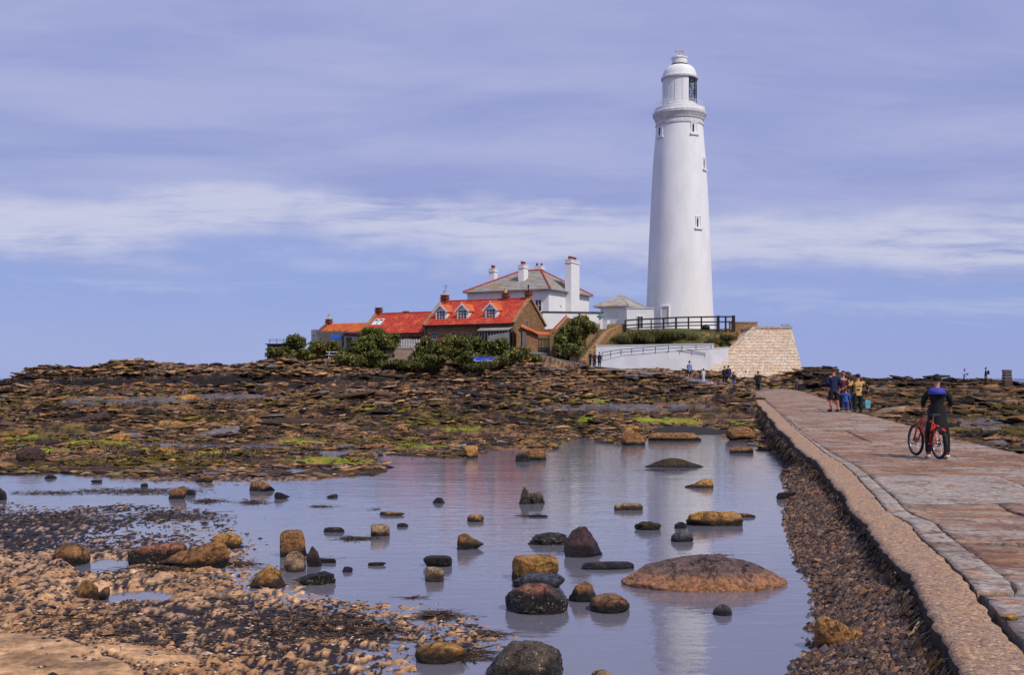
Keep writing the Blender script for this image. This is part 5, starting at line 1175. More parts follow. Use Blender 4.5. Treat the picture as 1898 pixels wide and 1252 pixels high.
# (b) rubble mass
def rubble(name, n, pxr, Yr_, smin, smax, sub, flat, label, dark=0.0, power=1.0, mask=None, dens=None):
    X, Y, px = scatter_points(n, pxr, Yr_, power); Z, i = height(X, Y, True); m = ok_mask(X, Y, px, Z, i)
    clus = fbm(X*.16+.1*Y, Y*.42, 4, 81, .6); m &= clus > rs.uniform(-.42, .22, n); m &= ~((Y > 95) & (Y < 103) & (px < 820) & (Z < 2.25) & (rs.uniform(0,1,n) < .9)); m &= ~((px > 1285) & (px < 1500) & (Y > 107) & (rs.uniform(0,1,n) < .75)); m &= rs.uniform(0,1,n) > .9*np.maximum(pmask(X,Y,Z,ALG), pmask(X,Y,Z,FLAT)); m &= ~((np.abs(X-P(895,0,105.6)[0]) < 2.2) & (Y > 101) & (Y < 107.5))
    if mask is not None: m &= mask(X, Y, px, Z)
    X, Y, Z, clus, px = X[m], Y[m], Z[m], clus[m], px[m]; n = len(X)
    PV = []; 
    for k, (kd, s) in enumerate((('angular',21),('slab',22),('wedge',23),('angular',24),('block',25),('jag',26),('slab',27),('round',28))): PV.append(rock_shape(kd, s, sub)[0])
    PV = np.array(PV); Fc = ico(sub)[1]; nv = PV.shape[1]
    s = smin*(smax/smin)**(rs.uniform(0,1,n)**1.8)*(Y/60)**.35; k = rs.randint(0, len(PV), n)
    B = PV[k]*np.stack([s*rs.uniform(.9,2.9,n), s*rs.uniform(.7,1.4,n), s*flat*rs.uniform(.4,1.1,n)], -1)[:,None,:]
    a = rs.uniform(-.7,.7,n); c_, s_ = np.cos(a)[:,None], np.sin(a)[:,None]
    B = np.stack([B[...,0]*c_-B[...,1]*s_, B[...,0]*s_+B[...,1]*c_, B[...,2]+B[...,0]*rs.uniform(-.25,.25,n)[:,None]], -1)
    zr = B[...,2].copy(); B += np.stack([X, Y, Z+s*flat*.25], -1)[:,None,:]
    f3 = fbm(X*.16, Y*.2, 4, 58); pick = rs.randint(0, len(pal), n); C = np.array(pal)[pick]
    yel = (f3+rs.normal(0,.3,n) > .42) & (Y < 72) & (s < .4); C[yel] = np.array([.17,.125,.022])*rs.uniform(.5,1.3,(yel.sum(),1))
    cliff = (Y > 95.5) & (Z < 2.35) & (px < 900); C[cliff] *= .25  # rubble on the ledge face takes the same painted shade and weed tone
    right = (px > 1490) & (Y > 98); C[right] *= .35
    C = C*(1-dark)*rs.uniform(.6,1.45,(n,1)); Cv = np.repeat(C[:,None,:], nv, 1)
    t_ = zr/(s*flat)[:,None]; Cv = Cv*(.22+.78*ss(t_, -.1, .45))[...,None]+np.array([.012,.009,.008])*(1-ss(t_, -.1, .45))[...,None]   # lower flanks darkened: weed, and shade painted into the vertex colour
    Fa = (Fc[None]+np.arange(n)[:,None,None]*nv).reshape(-1, 3)
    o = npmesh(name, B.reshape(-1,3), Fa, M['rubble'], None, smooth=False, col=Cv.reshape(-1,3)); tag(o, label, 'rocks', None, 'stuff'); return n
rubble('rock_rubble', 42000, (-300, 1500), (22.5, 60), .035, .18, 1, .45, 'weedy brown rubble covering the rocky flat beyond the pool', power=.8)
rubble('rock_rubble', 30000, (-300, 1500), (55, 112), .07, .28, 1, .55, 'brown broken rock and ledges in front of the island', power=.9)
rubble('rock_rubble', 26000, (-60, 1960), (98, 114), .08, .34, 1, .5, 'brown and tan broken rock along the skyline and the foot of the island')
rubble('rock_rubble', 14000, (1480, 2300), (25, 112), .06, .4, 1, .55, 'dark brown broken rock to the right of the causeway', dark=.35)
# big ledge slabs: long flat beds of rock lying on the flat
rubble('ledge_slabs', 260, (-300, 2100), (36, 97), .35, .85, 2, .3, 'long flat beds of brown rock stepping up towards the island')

# pebble bank against the causeway
n = 80000; Yp = 4.5*(31/4.5)**rs.uniform(0,1,n); dwp = rs.uniform(-.02,2.3,n)**1.0; Xp = Lx(Yp)-dwp
Zp, ip = height(Xp, Yp, True); m = (ip['gravel'] > .5) & (Zp > -.012) & (ip['rockz'] < 3) & (rs.uniform(0,1,n) < ss(ip['ds'], -.12, .12)+.0); Xp, Yp, Zp = Xp[m], Yp[m], Zp[m]; n = len(Xp)
OV = np.array([(1,0,0),(-1,0,0),(0,1,0),(0,-1,0),(0,0,1),(0,0,-1)], float); OF = np.array([(0,2,4),(2,1,4),(1,3,4),(3,0,4),(2,0,5),(1,2,5),(3,1,5),(0,3,5)])
s = rs.uniform(.010,.023,n)*(1+.03*Yp)*np.where(rs.uniform(0,1,n) > .97, 1.9, 1); B = OV[None]*(s[:,None]*rs.uniform(.6,1.3,(n,3))*np.array([1.15,1.15,.8]))[:,None,:]*rs.uniform(.8,1.2,(n,6,1))
a = rs.uniform(0,3.14,n); c_, s_ = np.cos(a)[:,None], np.sin(a)[:,None]; tl = rs.uniform(-.25,.25,n)[:,None]
B = np.stack([B[...,0]*c_-B[...,1]*s_, B[...,0]*s_+B[...,1]*c_, B[...,2]+B[...,0]*tl], -1)+np.stack([Xp,Yp,Zp+s*.3],-1)[:,None,:]
pc = np.array([(.10,.055,.035),(.16,.085,.045),(.05,.03,.025),(.30,.17,.09),(.16,.12,.11),(.035,.022,.02),(.24,.12,.06),(.07,.04,.03)])[rs.randint(0,8,n)]*rs.uniform(.4,1.2,(n,1))
o = npmesh('pebbles', B.reshape(-1,3), (OF[None]+np.arange(n)[:,None,None]*6).reshape(-1,3), M['pebble'], None, smooth=False, col=np.repeat(pc[:,None],6,1).reshape(-1,3)); tag(o, 'bank of small brown pebbles between the pool and the causeway wall', 'pebbles', None, 'stuff')

# coarse grit, shells and small stones on the sand
n = 30000; pxs = rs.uniform(-100, 900, n); Yg_ = 7.2*(21/7.2)**rs.uniform(0,1,n); Xg_ = (pxs-CX)/F*Yg_; Zg_, ig = height(Xg_, Yg_, True)
m = (ig['sand'] > .5) & (Zg_ > -.005) & (fbm(Xg_*.9, Yg_*.7, 3, 99) > rs.uniform(-.6,.5,n)); Xg_, Yg_, Zg_ = Xg_[m], Yg_[m], Zg_[m]; n = len(Xg_)
s = rs.uniform(.005,.014,n)*(1+.04*Yg_)*np.where(rs.uniform(0,1,n) > .985, 2.4, 1); B = OV[None]*(s[:,None]*rs.uniform(.6,1.4,(n,3))*np.array([1.3,1.1,.5]))[:,None,:]+np.stack([Xg_,Yg_,Zg_+s*.2],-1)[:,None,:]
pc = np.array([(.03,.025,.03),(.05,.03,.02),(.02,.02,.03),(.55,.40,.28),(.35,.2,.1),(.12,.08,.05),(.02,.018,.025),(.28,.16,.08)])[np.where(Yg_ > 12.5, rs.randint(0,3,n), rs.randint(0,8,n))]*rs.uniform(.6,1.3,(n,1))
o = npmesh('grit', B.reshape(-1,3), (OF[None]+np.arange(n)[:,None,None]*6).reshape(-1,3), M['pebble'], None, smooth=False, col=np.repeat(pc[:,None],6,1).reshape(-1,3)); tag(o, 'dark grit and small shells scattered over the near left sand', 'grit', None, 'stuff')

# seaweed: strands on the causeway flank, floating scraps, tufts on rocks
def strands(name, pts, dirs, L_, wd, cols, label, curl=.5):
    n = len(pts); side = rs.normal(size=(n,3)); side[:,2] *= .3; side /= np.linalg.norm(side,axis=1,keepdims=True)
    V = []; seg = 3
    for k in range(seg+1):
        t = k/seg; c = pts+dirs*(L_*t)[:,None]+rs.normal(0,1,(n,3))*(L_*t*curl*.18)[:,None]; w = (wd*(1-.6*t))[:,None]
        V += [c-side*w, c+side*w]
    V = np.stack(V, 1); f = np.array([(2*k,2*k+1,2*k+3,2*k+2) for k in range(seg)])
    o = npmesh(name, V.reshape(-1,3), (f[None]+np.arange(n)[:,None,None]*(2*seg+2)).reshape(-1,4), M['weedstuff'], None, smooth=False, col=np.repeat(cols[:,None],2*seg+2,1).reshape(-1,3))
    return tag(o, label, 'seaweed', None, 'stuff')
M['weedstuff'] = attr_mat('seaweed_fronds', rough=.5, spec=.4, vs1=12, bd=.003)
wc = np.array([(.045,.026,.014),(.08,.046,.02),(.022,.014,.012),(.12,.075,.028),(.03,.018,.012)])
n = 15000; Yw = 4.5*(98/4.5)**rs.uniform(0,1,n); fall = rs.uniform(.02,.33,n)
clump = fbm(Yw*2.2, Yw*0+3, 3, 91); keep = rs.uniform(-.6,.5,n) < clump+.35*(Yw > 20); Yw, fall = Yw[keep], fall[keep]; n = len(Yw)
pts = np.stack([Lx(Yw)-rs.uniform(-.02,.08,n)-.06*(Yw > 20), Yw, Cz(Yw)-fall*(1+.02*Yw)], -1); dr_ = np.stack([rs.uniform(-.8,-.1,n), rs.normal(0,.3,n), rs.uniform(-1,-.3,n)], -1)
strands('seaweed_fringe', pts, dr_, rs.uniform(.05,.16,n)*(1+.02*Yw), rs.uniform(.004,.010,n)*(1+.05*Yw), wc[rs.randint(0,5,n)], 'dark seaweed hanging along the pool side of the causeway')
P2 = []; 
for (cx_, cy_, w_, h_, n_) in ((655,1000,22,4,160),(470,933,22,4,200),(385,930,30,4,260),(600,940,25,2,70),(440,1048,25,5,220),(810,1143,26,9,300),(905,1178,20,6,160),(250,912,120,6,900),(90,915,70,4,300),(330,958,80,9,700),(120,965,120,14,900),(860,1215,40,12,260),(690,1000,8,3,30),(700,945,4,3,12),(575,1037,12,2,40),(1225,872,50,3,160),(760,1110,6,2,20),(300,1062,60,6,500),(430,1120,40,10,100),(600,1170,160,26,1500),(200,1180,180,40,900),(985,957,18,2,60),(1330,1031,10,2,40)):
    qx = cx_+rs.normal(0,.5,n_)*w_; qy = np.maximum(cy_+rs.normal(0,.5,n_)*h_, 872); Yq = HR/(qy-HY); P2.append(np.stack([(qx-CX)/F*Yq, Yq, np.zeros(n_)], -1))
P2 = np.concatenate(P2); P2[:,2] = np.maximum(height(P2[:,0],P2[:,1]), 0)+.004; n = len(P2)
d_ = rs.normal(size=(n,3)); d_[:,2] = np.abs(d_[:,2])*.10; d_[:,0] *= 1.6
strands('floating_seaweed', P2, d_, rs.uniform(.03,.10,n), rs.uniform(.004,.012,n), wc[rs.randint(0,5,n)], 'scraps of dark seaweed lying in the shallows and on the sand', .8)
# kelp lying on the shore rocks
X, Y, px = scatter_points(26000, (-100, 2000), (26, 75)); Z, i = height(X, Y, True); m = ok_mask(X, Y, px, Z, i) & (pmask(X,Y,Z,FLAT) < .4) & (fbm(X*.5,Y*.4,3,95) > rs.uniform(-.4,.4,26000)); X, Y, Z = X[m], Y[m], Z[m]; n = len(X)
kc = np.array([(.13,.08,.018),(.17,.11,.02),(.03,.02,.010),(.018,.012,.010),(.24,.12,.03),(.02,.014,.010)])
d_ = rs.normal(size=(n,3)); d_[:,2] = rs.uniform(-.1,.5,n)
strands('shore_kelp', np.stack([X,Y,Z+.05],-1), d_, rs.uniform(.10,.28,n), rs.uniform(.012,.04,n), kc[rs.randint(0,6,n)], 'brown and yellow wrack draped over the shore rocks', .8)

# ------------------------------------------------------------------ bushes and grass
M['leaf'] = attr_mat('foliage', rough=.75, spec=.15, vs1=3, lo=.7, hi=1.25, bd=.01)
def bush(label, blobs, nleaf, tone=0, name='bush', leaf=(.12,.34), cat='bush', spiky=0):
    pts = []; nr = []; cs = []; core = MB()
    tones = np.array([[(.12,.14,.035),(.18,.18,.05),(.06,.08,.02),(.24,.20,.07),(.03,.04,.014)],[(.12,.145,.035),(.08,.10,.025),(.18,.185,.05),(.045,.055,.016),(.24,.19,.065)],[(.11,.12,.035),(.07,.085,.025),(.15,.14,.05),(.05,.055,.018),(.13,.09,.04)]][tone])
    tot = sum(b[3]*b[4] for b in blobs)
    bl2 = []
    for (px, py, Y, rx, rz_) in blobs:
        bl2.append((px, py, Y, rx*.8, rz_*.8))
        for _ in range(11):
            a_ = rs.uniform(-.4, 3.55); f_ = rs.uniform(.55, .95); q_ = rs.uniform(.16, .42)
            bl2.append((px+math.cos(a_)*rx*f_, py-math.sin(a_)*rz_*f_, Y-rs.uniform(-.2,1.0)*rx/F*Y*.8, rx*q_*1.2, rz_*q_))
    tot = sum(b[3]*b[4] for b in bl2); nleaf = int(nleaf*2.0)
    for (px, py, Y, rx, rz_) in bl2:
        c_ = np.array(P(px, py, Y)); R = np.array([rx/F*Y, max(rx/F*Y*.7, .5), rz_/F*Y]); k = int(nleaf*rx*rz_/tot)
        u = rs.normal(size=(k,3)); u /= np.linalg.norm(u,axis=1,keepdims=True); lump = .80+.30*noise3(u+px*.1, 2.4, 3)+.16*noise3(u, 6, 4)
        r_ = lump*rs.uniform(.72,1.05,k)**.5; p = c_+u*R*r_[:,None]
        pts.append(p); nr.append(u)
        g_ = noise3(p*.9, 1.0, 7)+rs.normal(0,.35,k); q_ = np.clip(((g_+1)*2.5).astype(int), 0, 4); cs.append(tones[q_]*rs.uniform(.75,1.25,(k,1)))
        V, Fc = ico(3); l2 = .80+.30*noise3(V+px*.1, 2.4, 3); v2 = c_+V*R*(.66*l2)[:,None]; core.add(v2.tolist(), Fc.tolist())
    pts = np.concatenate(pts); nr = np.concatenate(nr); cs = np.concatenate(cs); n = len(pts)
    s = rs.uniform(*leaf, n)[:,None]; a = rs.normal(size=(n,3)); a -= (a*nr).sum(1,keepdims=True)*nr*.5; a /= np.linalg.norm(a,axis=1,keepdims=True)
    b_ = np.cross(a, nr+rs.normal(0,.5,(n,3))); b_ /= np.linalg.norm(b_,axis=1,keepdims=True)
    up_ = rs.uniform(0,1,n) < .45; a[up_] = a[up_]*.55+np.array([0,0,.9]); b_[up_] *= .5; pts = pts+rs.normal(0,.09,(n,3))
    if spiky: a = a*.5+np.array([0,0,1.0]); s = s*1.3; b_ *= .35
    V = np.stack([pts-a*s*.5, pts+b_*s*.32, pts+a*s*.5, pts-b_*s*.32], 1).reshape(-1,3); Fq = np.arange(n*4).reshape(-1,4)
    cv = np.array(core.v); cf = np.array(core.f)
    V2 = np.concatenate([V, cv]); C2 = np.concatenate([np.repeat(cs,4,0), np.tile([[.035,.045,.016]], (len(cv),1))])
    F2 = np.concatenate([Fq[:,[0,1,2]], Fq[:,[0,2,3]], cf+len(V)])
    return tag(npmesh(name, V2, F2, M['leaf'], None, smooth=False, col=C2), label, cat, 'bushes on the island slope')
bush('rounded green bush at the far left tip beside the wire railing', [(545,640,112,20,20),(528,655,111.5,18,14),(562,662,111,20,12)], 5000, 0)
bush('low tangled dark brown-green scrub under the far left retaining wall', [(510,658,110.4,16,12),(530,668,110,16,8)], 1800, 2)
bush('dark green bush in front of the board fence', [(590,650,111.6,20,14),(612,646,111.5,16,12),(640,668,109,24,18)], 4500, 1)
bush('large dark green bush left of the pinkish concrete block', [(672,655,108.8,28,28),(700,645,109,28,24),(728,634,109.6,20,14),(655,672,107.6,26,16),(700,668,108,26,20)], 11000, 1)
bush('dark spiky shrub against the eave of the middle cottage', [(688,618,111.2,22,9)], 1500, 1, spiky=1)
bush('light green low bush below the pinkish concrete block', [(735,677,106.8,28,7),(765,679,106.8,22,7)], 2400, 2)
bush('big olive green bush right of the pinkish concrete block', [(790,652,108.5,24,26),(815,660,108,22,22),(800,672,107.3,30,14)], 8000, 0)
bush('long dark green bush below the dormered cottage', [(845,650,108.2,26,26),(870,645,108.6,26,24),(900,650,108.4,28,22),(925,646,108.6,18,18),(880,668,107,30,14)], 12000, 1)
bush('small olive bush above the blue boat\'s right end', [(950,665,107.3,20,15),(968,662,107.6,14,16),(990,668,108,12,8),(935,672,106.8,14,8)], 4200, 0)
bush('tall dark green hedge behind the left stair parapet', [(1078,612,115,24,24),(1055,628,114,22,24),(1040,645,113.4,14,18),(1062,652,112.9,16,14)], 9000, 1)
bush('straggly scrub and ivy hanging below the tall hedge', [(1032,652,112.9,8,12),(1046,656,112.8,10,10)], 1200, 2)
bush('grassy green growth on the bank above the white ramp', [(1180,628,117.5,28,9),(1220,626,117.8,34,9),(1262,627,118,28,7),(1150,632,117,18,6)], 7000, 2, spiky=1)
bush('rough grass on the right end of the bank near the bastion', [(1325,636,116,20,5),(1345,628,117,18,4)], 1600, 2, spiky=1)
bush('clump of dry grass below the olive bush near the path', [(905,676,105.3,14,4),(880,681,105,20,4)], 900, 2, spiky=1)

# ------------------------------------------------------------------ stone pillar on the skyline
t = thing('stone_pillar', 'lone stone marker pillar on the rocks at the far right', 'pillar', P(1866.5, 716, 95)); t.location.z = hz(t.location.x, 95)-.2
zt_ = P(0,689,95).z-t.location.z; k = 7
M['pillar'] = mat('pillar_stone', (.13,.08,.05), (.07,.045,.035), 5, .9, .03, 14)
for j in range(k):
    z0, z1 = zt_*j/k, zt_*(j+1)/k-.02; f0 = 1-.25*j/k
    w1 = .38*f0*random.uniform(.95,1.05); MB().hexa([(-w1,-w1,z0),(w1,-w1,z0),(w1,w1,z0),(-w1,w1,z0)],[(-w1*.96,-w1,z1),(w1*.94,-w1,z1),(w1,w1,z1),(-w1,w1,z1)]).build('stone', M['pillar'], t)
MB().box(-.33,-.12,-.3,.3,zt_,zt_+.14).box(.1,.3,-.3,.3,zt_,zt_+.12).build('stone', M['pillar'], t)

# ------------------------------------------------------------------ people
def pm_(name, c, rough=.8): 
    if name not in M: M[name] = mat(name, c, tuple(x*.7 for x in c), 6, rough, .004, 30)
    return M[name]
SKIN = pm_('skin', (.52,.27,.19), .6); pm_('skin_flushed', (.58,.20,.15), .6)
for n_, c_ in (('cloth_black',(.012,.012,.015)),('cloth_navy',(.014,.022,.075)),('cloth_charcoal',(.03,.03,.035)),('cloth_blue',(.05,.13,.50)),('cloth_royal',(.06,.07,.42)),('cloth_lightblue',(.25,.35,.68)),('cloth_burgundy',(.11,.018,.035)),('cloth_white',(.72,.73,.78)),('cloth_plum',(.05,.02,.07)),('cloth_denim',(.04,.10,.26)),('cloth_yellow',(.55,.38,.05)),('cloth_red',(.5,.05,.05)),('cloth_teal',(.16,.50,.56)),('hair_dark',(.02,.014,.010)),('hair_brown',(.10,.05,.025)),('shoe_dark',(.02,.018,.018)),('shoe_white',(.75,.73,.74)),('cloth_green',(.012,.026,.022))): pm_(n_, c_)
def camo():
    m, t, b = new_mat('yellow_black_print'); tc_ = t.nodes.new('ShaderNodeTexCoord')
    n1 = noise(t, tc_.outputs['Object'], 7.5, 2, .5); n2 = noise(t, mapping(t, tc_.outputs['Object'], (1,1,1), (3,3,3)), 10, 2)
    col = mixc(t, sstep(t, n1, .50, .53), (.62,.34,.06), (.015,.013,.015)); col = mixc(t, sstep(t, n2, .58, .61), col, (.62,.5,.32))
    t.links.new(col, b.inputs['Base Color']); b.inputs['Roughness'].default_value = .8; M['print'] = m
camo()
def floral():
    m, t, b = new_mat('blue_floral_print'); tc_ = t.nodes.new('ShaderNodeTexCoord')
    col = mixc(t, sstep(t, noise(t, tc_.outputs['Object'], 11, 2), .5, .55), (.10,.16,.52), (.60,.62,.78))
    t.links.new(col, b.inputs['Base Color']); M['floral'] = m
floral()
def skinned(pts, edges, radii, sub=2):
    me = bpy.data.meshes.new('tmp'); me.from_pydata(pts, edges, []); o = bpy.data.objects.new('tmp', me); COL.objects.link(o)
    sm = o.modifiers.new('s', 'SKIN'); sm.use_smooth_shade = True; sm.branch_smoothing = .6
    for i, r in enumerate(radii): me.skin_vertices[0].data[i].radius = (r if isinstance(r, tuple) else (r, r))
    me.skin_vertices[0].data[0].use_root = True
    ss_ = o.modifiers.new('u', 'SUBSURF'); ss_.levels = sub; ss_.render_levels = sub
    dg = bpy.context.evaluated_depsgraph_get(); dg.update(); e = o.evaluated_get(dg); m2 = e.to_mesh()
    v = [tuple(q.co) for q in m2.vertices]; f = [tuple(p.vertices) for p in m2.polygons]; e.to_mesh_clear()
    bpy.data.objects.remove(o); bpy.data.meshes.remove(me); return v, f
def person(loc, rz, label, height=1.72, top='cloth_black', legs='cloth_black', shoes='shoe_dark', hair='hair_dark', shorts=False, coat=False, sleeves=True, pose={}, child=False, group='people walking on the causeway and island', skin='skin', cap=None, detail=False, collar=None, socks=None, longhair=False, skirt=False, bag=None, wide=1.0):
    S = height*.965/1.75; J = dict(pel=(0,0,.95), spi=(0,0,1.12), che=(0,0,1.32), nb=(0,.01,1.45), nk=(0,0,1.52), h1=(0,-.01,1.58), h2=(0,-.012,1.66), h3=(0,0,1.71),
        sl=(-.18,0,1.41), el=(-.23,.03,1.15), wl=(-.25,-.04,.91), sr=(.18,0,1.41), er=(.23,.03,1.15), wr=(.25,-.04,.91),
        hl=(-.09,0,.91), kl=(-.105,-.01,.50), al=(-.11,.02,.09), tl=(-.12,-.15,.04), hr=(.09,0,.91), kr=(.105,-.01,.50), ar=(.11,.02,.09), tr=(.12,-.15,.04))
    J.update(pose)
    if child:
        for k in ('h1','h2','h3'): J[k] = (J[k][0], J[k][1], J[k][2]+.03*(int(k[1])-1))
    t = thing('person', label, 'person', loc, rz, group); t.scale = (S*wide, S*wide, S)
    hs = 1.22 if child else 1.0
    names = ['pel','spi','che','nb','nk','h1','h2','h3','sl','el','wl','sr','er','wr','hl','kl','al','tl','hr','kr','ar','tr']
    E = [(0,1),(1,2),(2,3),(3,4),(4,5),(5,6),(6,7),(2,8),(8,9),(9,10),(2,11),(11,12),(12,13),(0,14),(14,15),(15,16),(16,17),(0,18),(18,19),(19,20),(20,21)]
    Rr = [(.13,.10),(.115,.09),(.14,.10),.07,.052,.068*hs,.088*hs,.06*hs,.06,.042,.028,.06,.042,.028,.085,.056,.038,.032,.085,.056,.038,.032]
    v, f = skinned([J[n] for n in names], E, Rr); b = MB().add(v, f)
    # face: nose, ears, brow; the figure faces -y
    hx, hy, hz_ = J['h2']; r = .088*hs
    b.add([(hx-.012,hy-r*.9,hz_-.025),(hx+.012,hy-r*.9,hz_-.025),(hx,hy-r-.022,hz_-.02),(hx,hy-r*.93,hz_+.022)], [(0,1,2),(1,3,2),(3,0,2),(0,3,1)])
    for s in (-1, 1): b.bar((hx+s*r*.93,hy+.005,hz_-.025),(hx+s*(r*.93+.014),hy+.012,hz_+.02),.012,5)
    # hands: palm, four fingers and a thumb
    for w_, e_ in (('wl','el'),('wr','er')):
        W_, E_ = Vector(J[w_]), Vector(J[e_]); d_ = (W_-E_).normalized(); s = -1 if w_ == 'wl' else 1
        sd = d_.cross(Vector((s,0,0))); sd = sd.normalized() if sd.length > .1 else Vector((0,1,0)); inn = d_.cross(sd).normalized()
        b.beam(W_-d_*.01, W_+d_*.085, .075 if abs(sd.y) < .5 else .03, .03 if abs(sd.y) < .5 else .075)
        for q, (o_, ln) in enumerate(((-.028,.062),(-.009,.074),(.010,.070),(.028,.054))):
            k0 = W_+d_*.08+sd*o_; k1 = k0+d_*ln*.55-inn*.006*s; k2 = k1+d_*ln*.45-inn*.022*s; b.bar(k0, k1, .010, 5, .009); b.bar(k1, k2, .009, 5, .006)
        k0 = W_+d_*.02-sd*.035; k1 = k0+d_*.035-sd*.022; b.bar(k0, k1, .013, 5, .011); b.bar(k1, k1+d_*.03-sd*.004, .011, 5, .008)
    b.build('body', M[skin], t, smooth=True)
    ey = MB()
    for s in (-1, 1): ey.lathe([(0,-.012),(.011,-.006),(.011,.006),(0,.012)], 8, (hx+s*.032, hy-r*.88)); 
    ey.v = [(x, y, z+hz_+.005) for x, y, z in ey.v]; ey.build('eyes', M['hair_dark'], t)
    MB().box(hx-.022,hx+.022,hy-r*.90,hy-r*.84,hz_-.058,hz_-.05).build('mouth', M['skin_flushed'], t)
    V, Fc = ico(3); m_ = (V[:,1] > -.25) | (V[:,2] > .42); hv = V*np.array([r*1.07, r*1.12, r*1.16])*(1+.05*noise3(V,3,2)[:,None])
    if longhair: hv[:,2] = np.where(V[:,2] < -.1, hv[:,2]*2.2, hv[:,2])
    else: m_ &= (V[:,2] > -.62)
    keep = [tuple(q) for q in Fc if m_[q].all()]
    MB().add((hv+np.array([hx,hy+.012,hz_+.022])).tolist(), keep).build('hair', M[hair], t, smooth=True)
    if cap: MB().lathe([(r*1.14,.03),(r*1.16,.06),(r*1.0,.105),(r*.6,.13),(0,.138)],16,(hx,hy+.01)).box(hx-.07,hx+.07,hy-r*1.75,hy-r*.9,.03,.042).build('cap', M[cap], t).location = (0,0,hz_)
    # clothes
    n2 = ['pel','spi','che','nb','sl','el','wl','sr','er','wr']; rad = [(.155,.125),(.145,.115),(.17,.13),.085,.082,.062,.048,.082,.062,.048]
    pts = [list(J[n]) for n in n2]; pts[3][2] -= .01; pts.append([J['pel'][0],J['pel'][1],J['pel'][2]-.20])
    for a_, w_ in ((5,6),(8,9)):
        f_ = .93 if sleeves else .1; pts[w_] = [pts[a_][k]+(pts[w_][k]-pts[a_][k])*f_ for k in range(3)]
    pts[0][2] -= .02
    E2 = [(0,1),(1,2),(2,3),(2,4),(4,5),(5,6),(2,7),(7,8),(8,9),(0,10)]
    v, f = skinned(pts, E2, rad+[(.165,.135)]); tb = MB().add(v, f)
    tb.build('coat' if coat else 'top', M[top], t, smooth=True)
    if coat: 
        c_ = J['pel']; MB().lathe([(.17,.18),(.185,.0),(.20,-.25),(.215,-.42),(.19,-.42),(.16,0)], 20).build('coat_skirt', M[top], t, smooth=True).location = (c_[0],c_[1],c_[2])
    if collar: MB().lathe([(.085,-.05),(.15,-.10),(.20,-.10),(.16,.0),(.10,.04),(.075,.02)], 18).build('collar', M[collar], t, smooth=True).location = J['nb']
    if skirt: MB().lathe([(.15,.1),(.17,0),(.23,-.45),(.21,-.45),(.14,.05)], 20).build('skirt', M[legs], t, smooth=True).location = J['pel']
    else:
        n3 = ['pel','hl','kl','al','hr','kr','ar']; p3 = [list(J[n]) for n in n3]+[[J['pel'][0],J['pel'][1],J['pel'][2]+.12]]
        if shorts:
            for a_, w_ in ((2,3),(5,6)): p3[w_] = [p3[a_][k]+(p3[w_][k]-p3[a_][k])*.06 for k in range(3)]
        v, f = skinned(p3, [(0,1),(1,2),(2,3),(0,4),(4,5),(5,6),(0,7)], [(.155,.125),.112,.085,.066 if not shorts else .09,.112,.085,.066 if not shorts else .09,(.14,.11)])
        MB().add(v, f).build('shorts' if shorts else 'trousers', M[legs], t, smooth=True)
    for s, a_, t_ in (('l','al','tl'),('r','ar','tr')):
        A_, T_ = Vector(J[a_]), Vector(J[t_]); hl_ = A_+(A_-T_)*.35; hl_.z = T_.z
        v, f = skinned([tuple(hl_), tuple((A_+T_)/2+Vector((0,0,-.005))), tuple(T_+(T_-A_)*.18)], [(0,1),(1,2)], [.045,.05,.036], 1); MB().add(v, f).build('shoe', M[shoes], t, smooth=True)
        if socks: MB().bar(tuple(A_+Vector((0,0,-.02))), tuple(A_+(Vector(J['k'+s])-A_)*.42), .046, 10, .052).build('sock', M[socks], t, smooth=True)
    return t
def at(px, py, Y):
    x = (px-CX)/F*Y; zf = P(px, py, Y).z
    return (x, Y, surf(x, Y) if Y < 60 else max(surf(x, Y)-.05, zf-.05) if px < 1700 else zf)
walkA = dict(kl=(-.10,-.10,.50), al=(-.10,-.12,.09), tl=(-.10,-.29,.05), kr=(.10,.04,.50), ar=(.10,.26,.13), tr=(.11,.12,.04), el=(-.23,.08,1.16), wl=(-.22,.10,.92), er=(.23,-.04,1.15), wr=(.22,-.16,.95))
AW = math.pi      # facing away from the viewer
person(at(1545,765,44.2), AW+.2, 'man in a dark navy coat and shorts with bare reddish legs, back turned', 1.86, 'cloth_navy','cloth_black','shoe_dark','hair_brown', shorts=True, coat=False, skin='skin_flushed', pose=dict(kl=(-.13,.0,.5),al=(-.15,.03,.09),tl=(-.17,-.14,.04),wl=(-.16,-.18,.95),er=(.26,.0,1.16),wr=(.22,-.14,.97)), wide=1.16)
person(at(1563,764,45.6), .3, 'woman in a burgundy top standing behind the child in blue', 1.72, 'cloth_burgundy','cloth_black','shoe_dark','hair_dark', longhair=True)
person(at(1573,764,46.8), AW, 'small dark clothed figure half hidden behind the woman in burgundy', 1.50, 'cloth_black','cloth_plum','shoe_dark','hair_dark', coat=True)
person(at(1568,767,43.6), AW-.4, 'small child in a blue jacket and jeans with yellow boots, arm raised', .98, 'cloth_blue','cloth_denim','cloth_yellow','hair_brown', child=True, wide=1.2, pose=dict(er=(.34,-.02,1.3),wr=(.45,-.02,1.46),kr=(.13,-.05,.5),ar=(.2,.05,.12),tr=(.2,-.1,.06)))
person(at(1590,766,44.0), AW+.1, 'woman in a yellow and black patterned jacket and dark trousers, back turned', 1.62, 'print','cloth_green','shoe_dark','hair_dark', wide=1.34, pose=dict(el=(-.33,-.02,1.20),wl=(-.40,-.10,1.02),er=(.32,.02,1.2),wr=(.46,-.06,1.12)))
M['cloth_green'] = M['cloth_green']
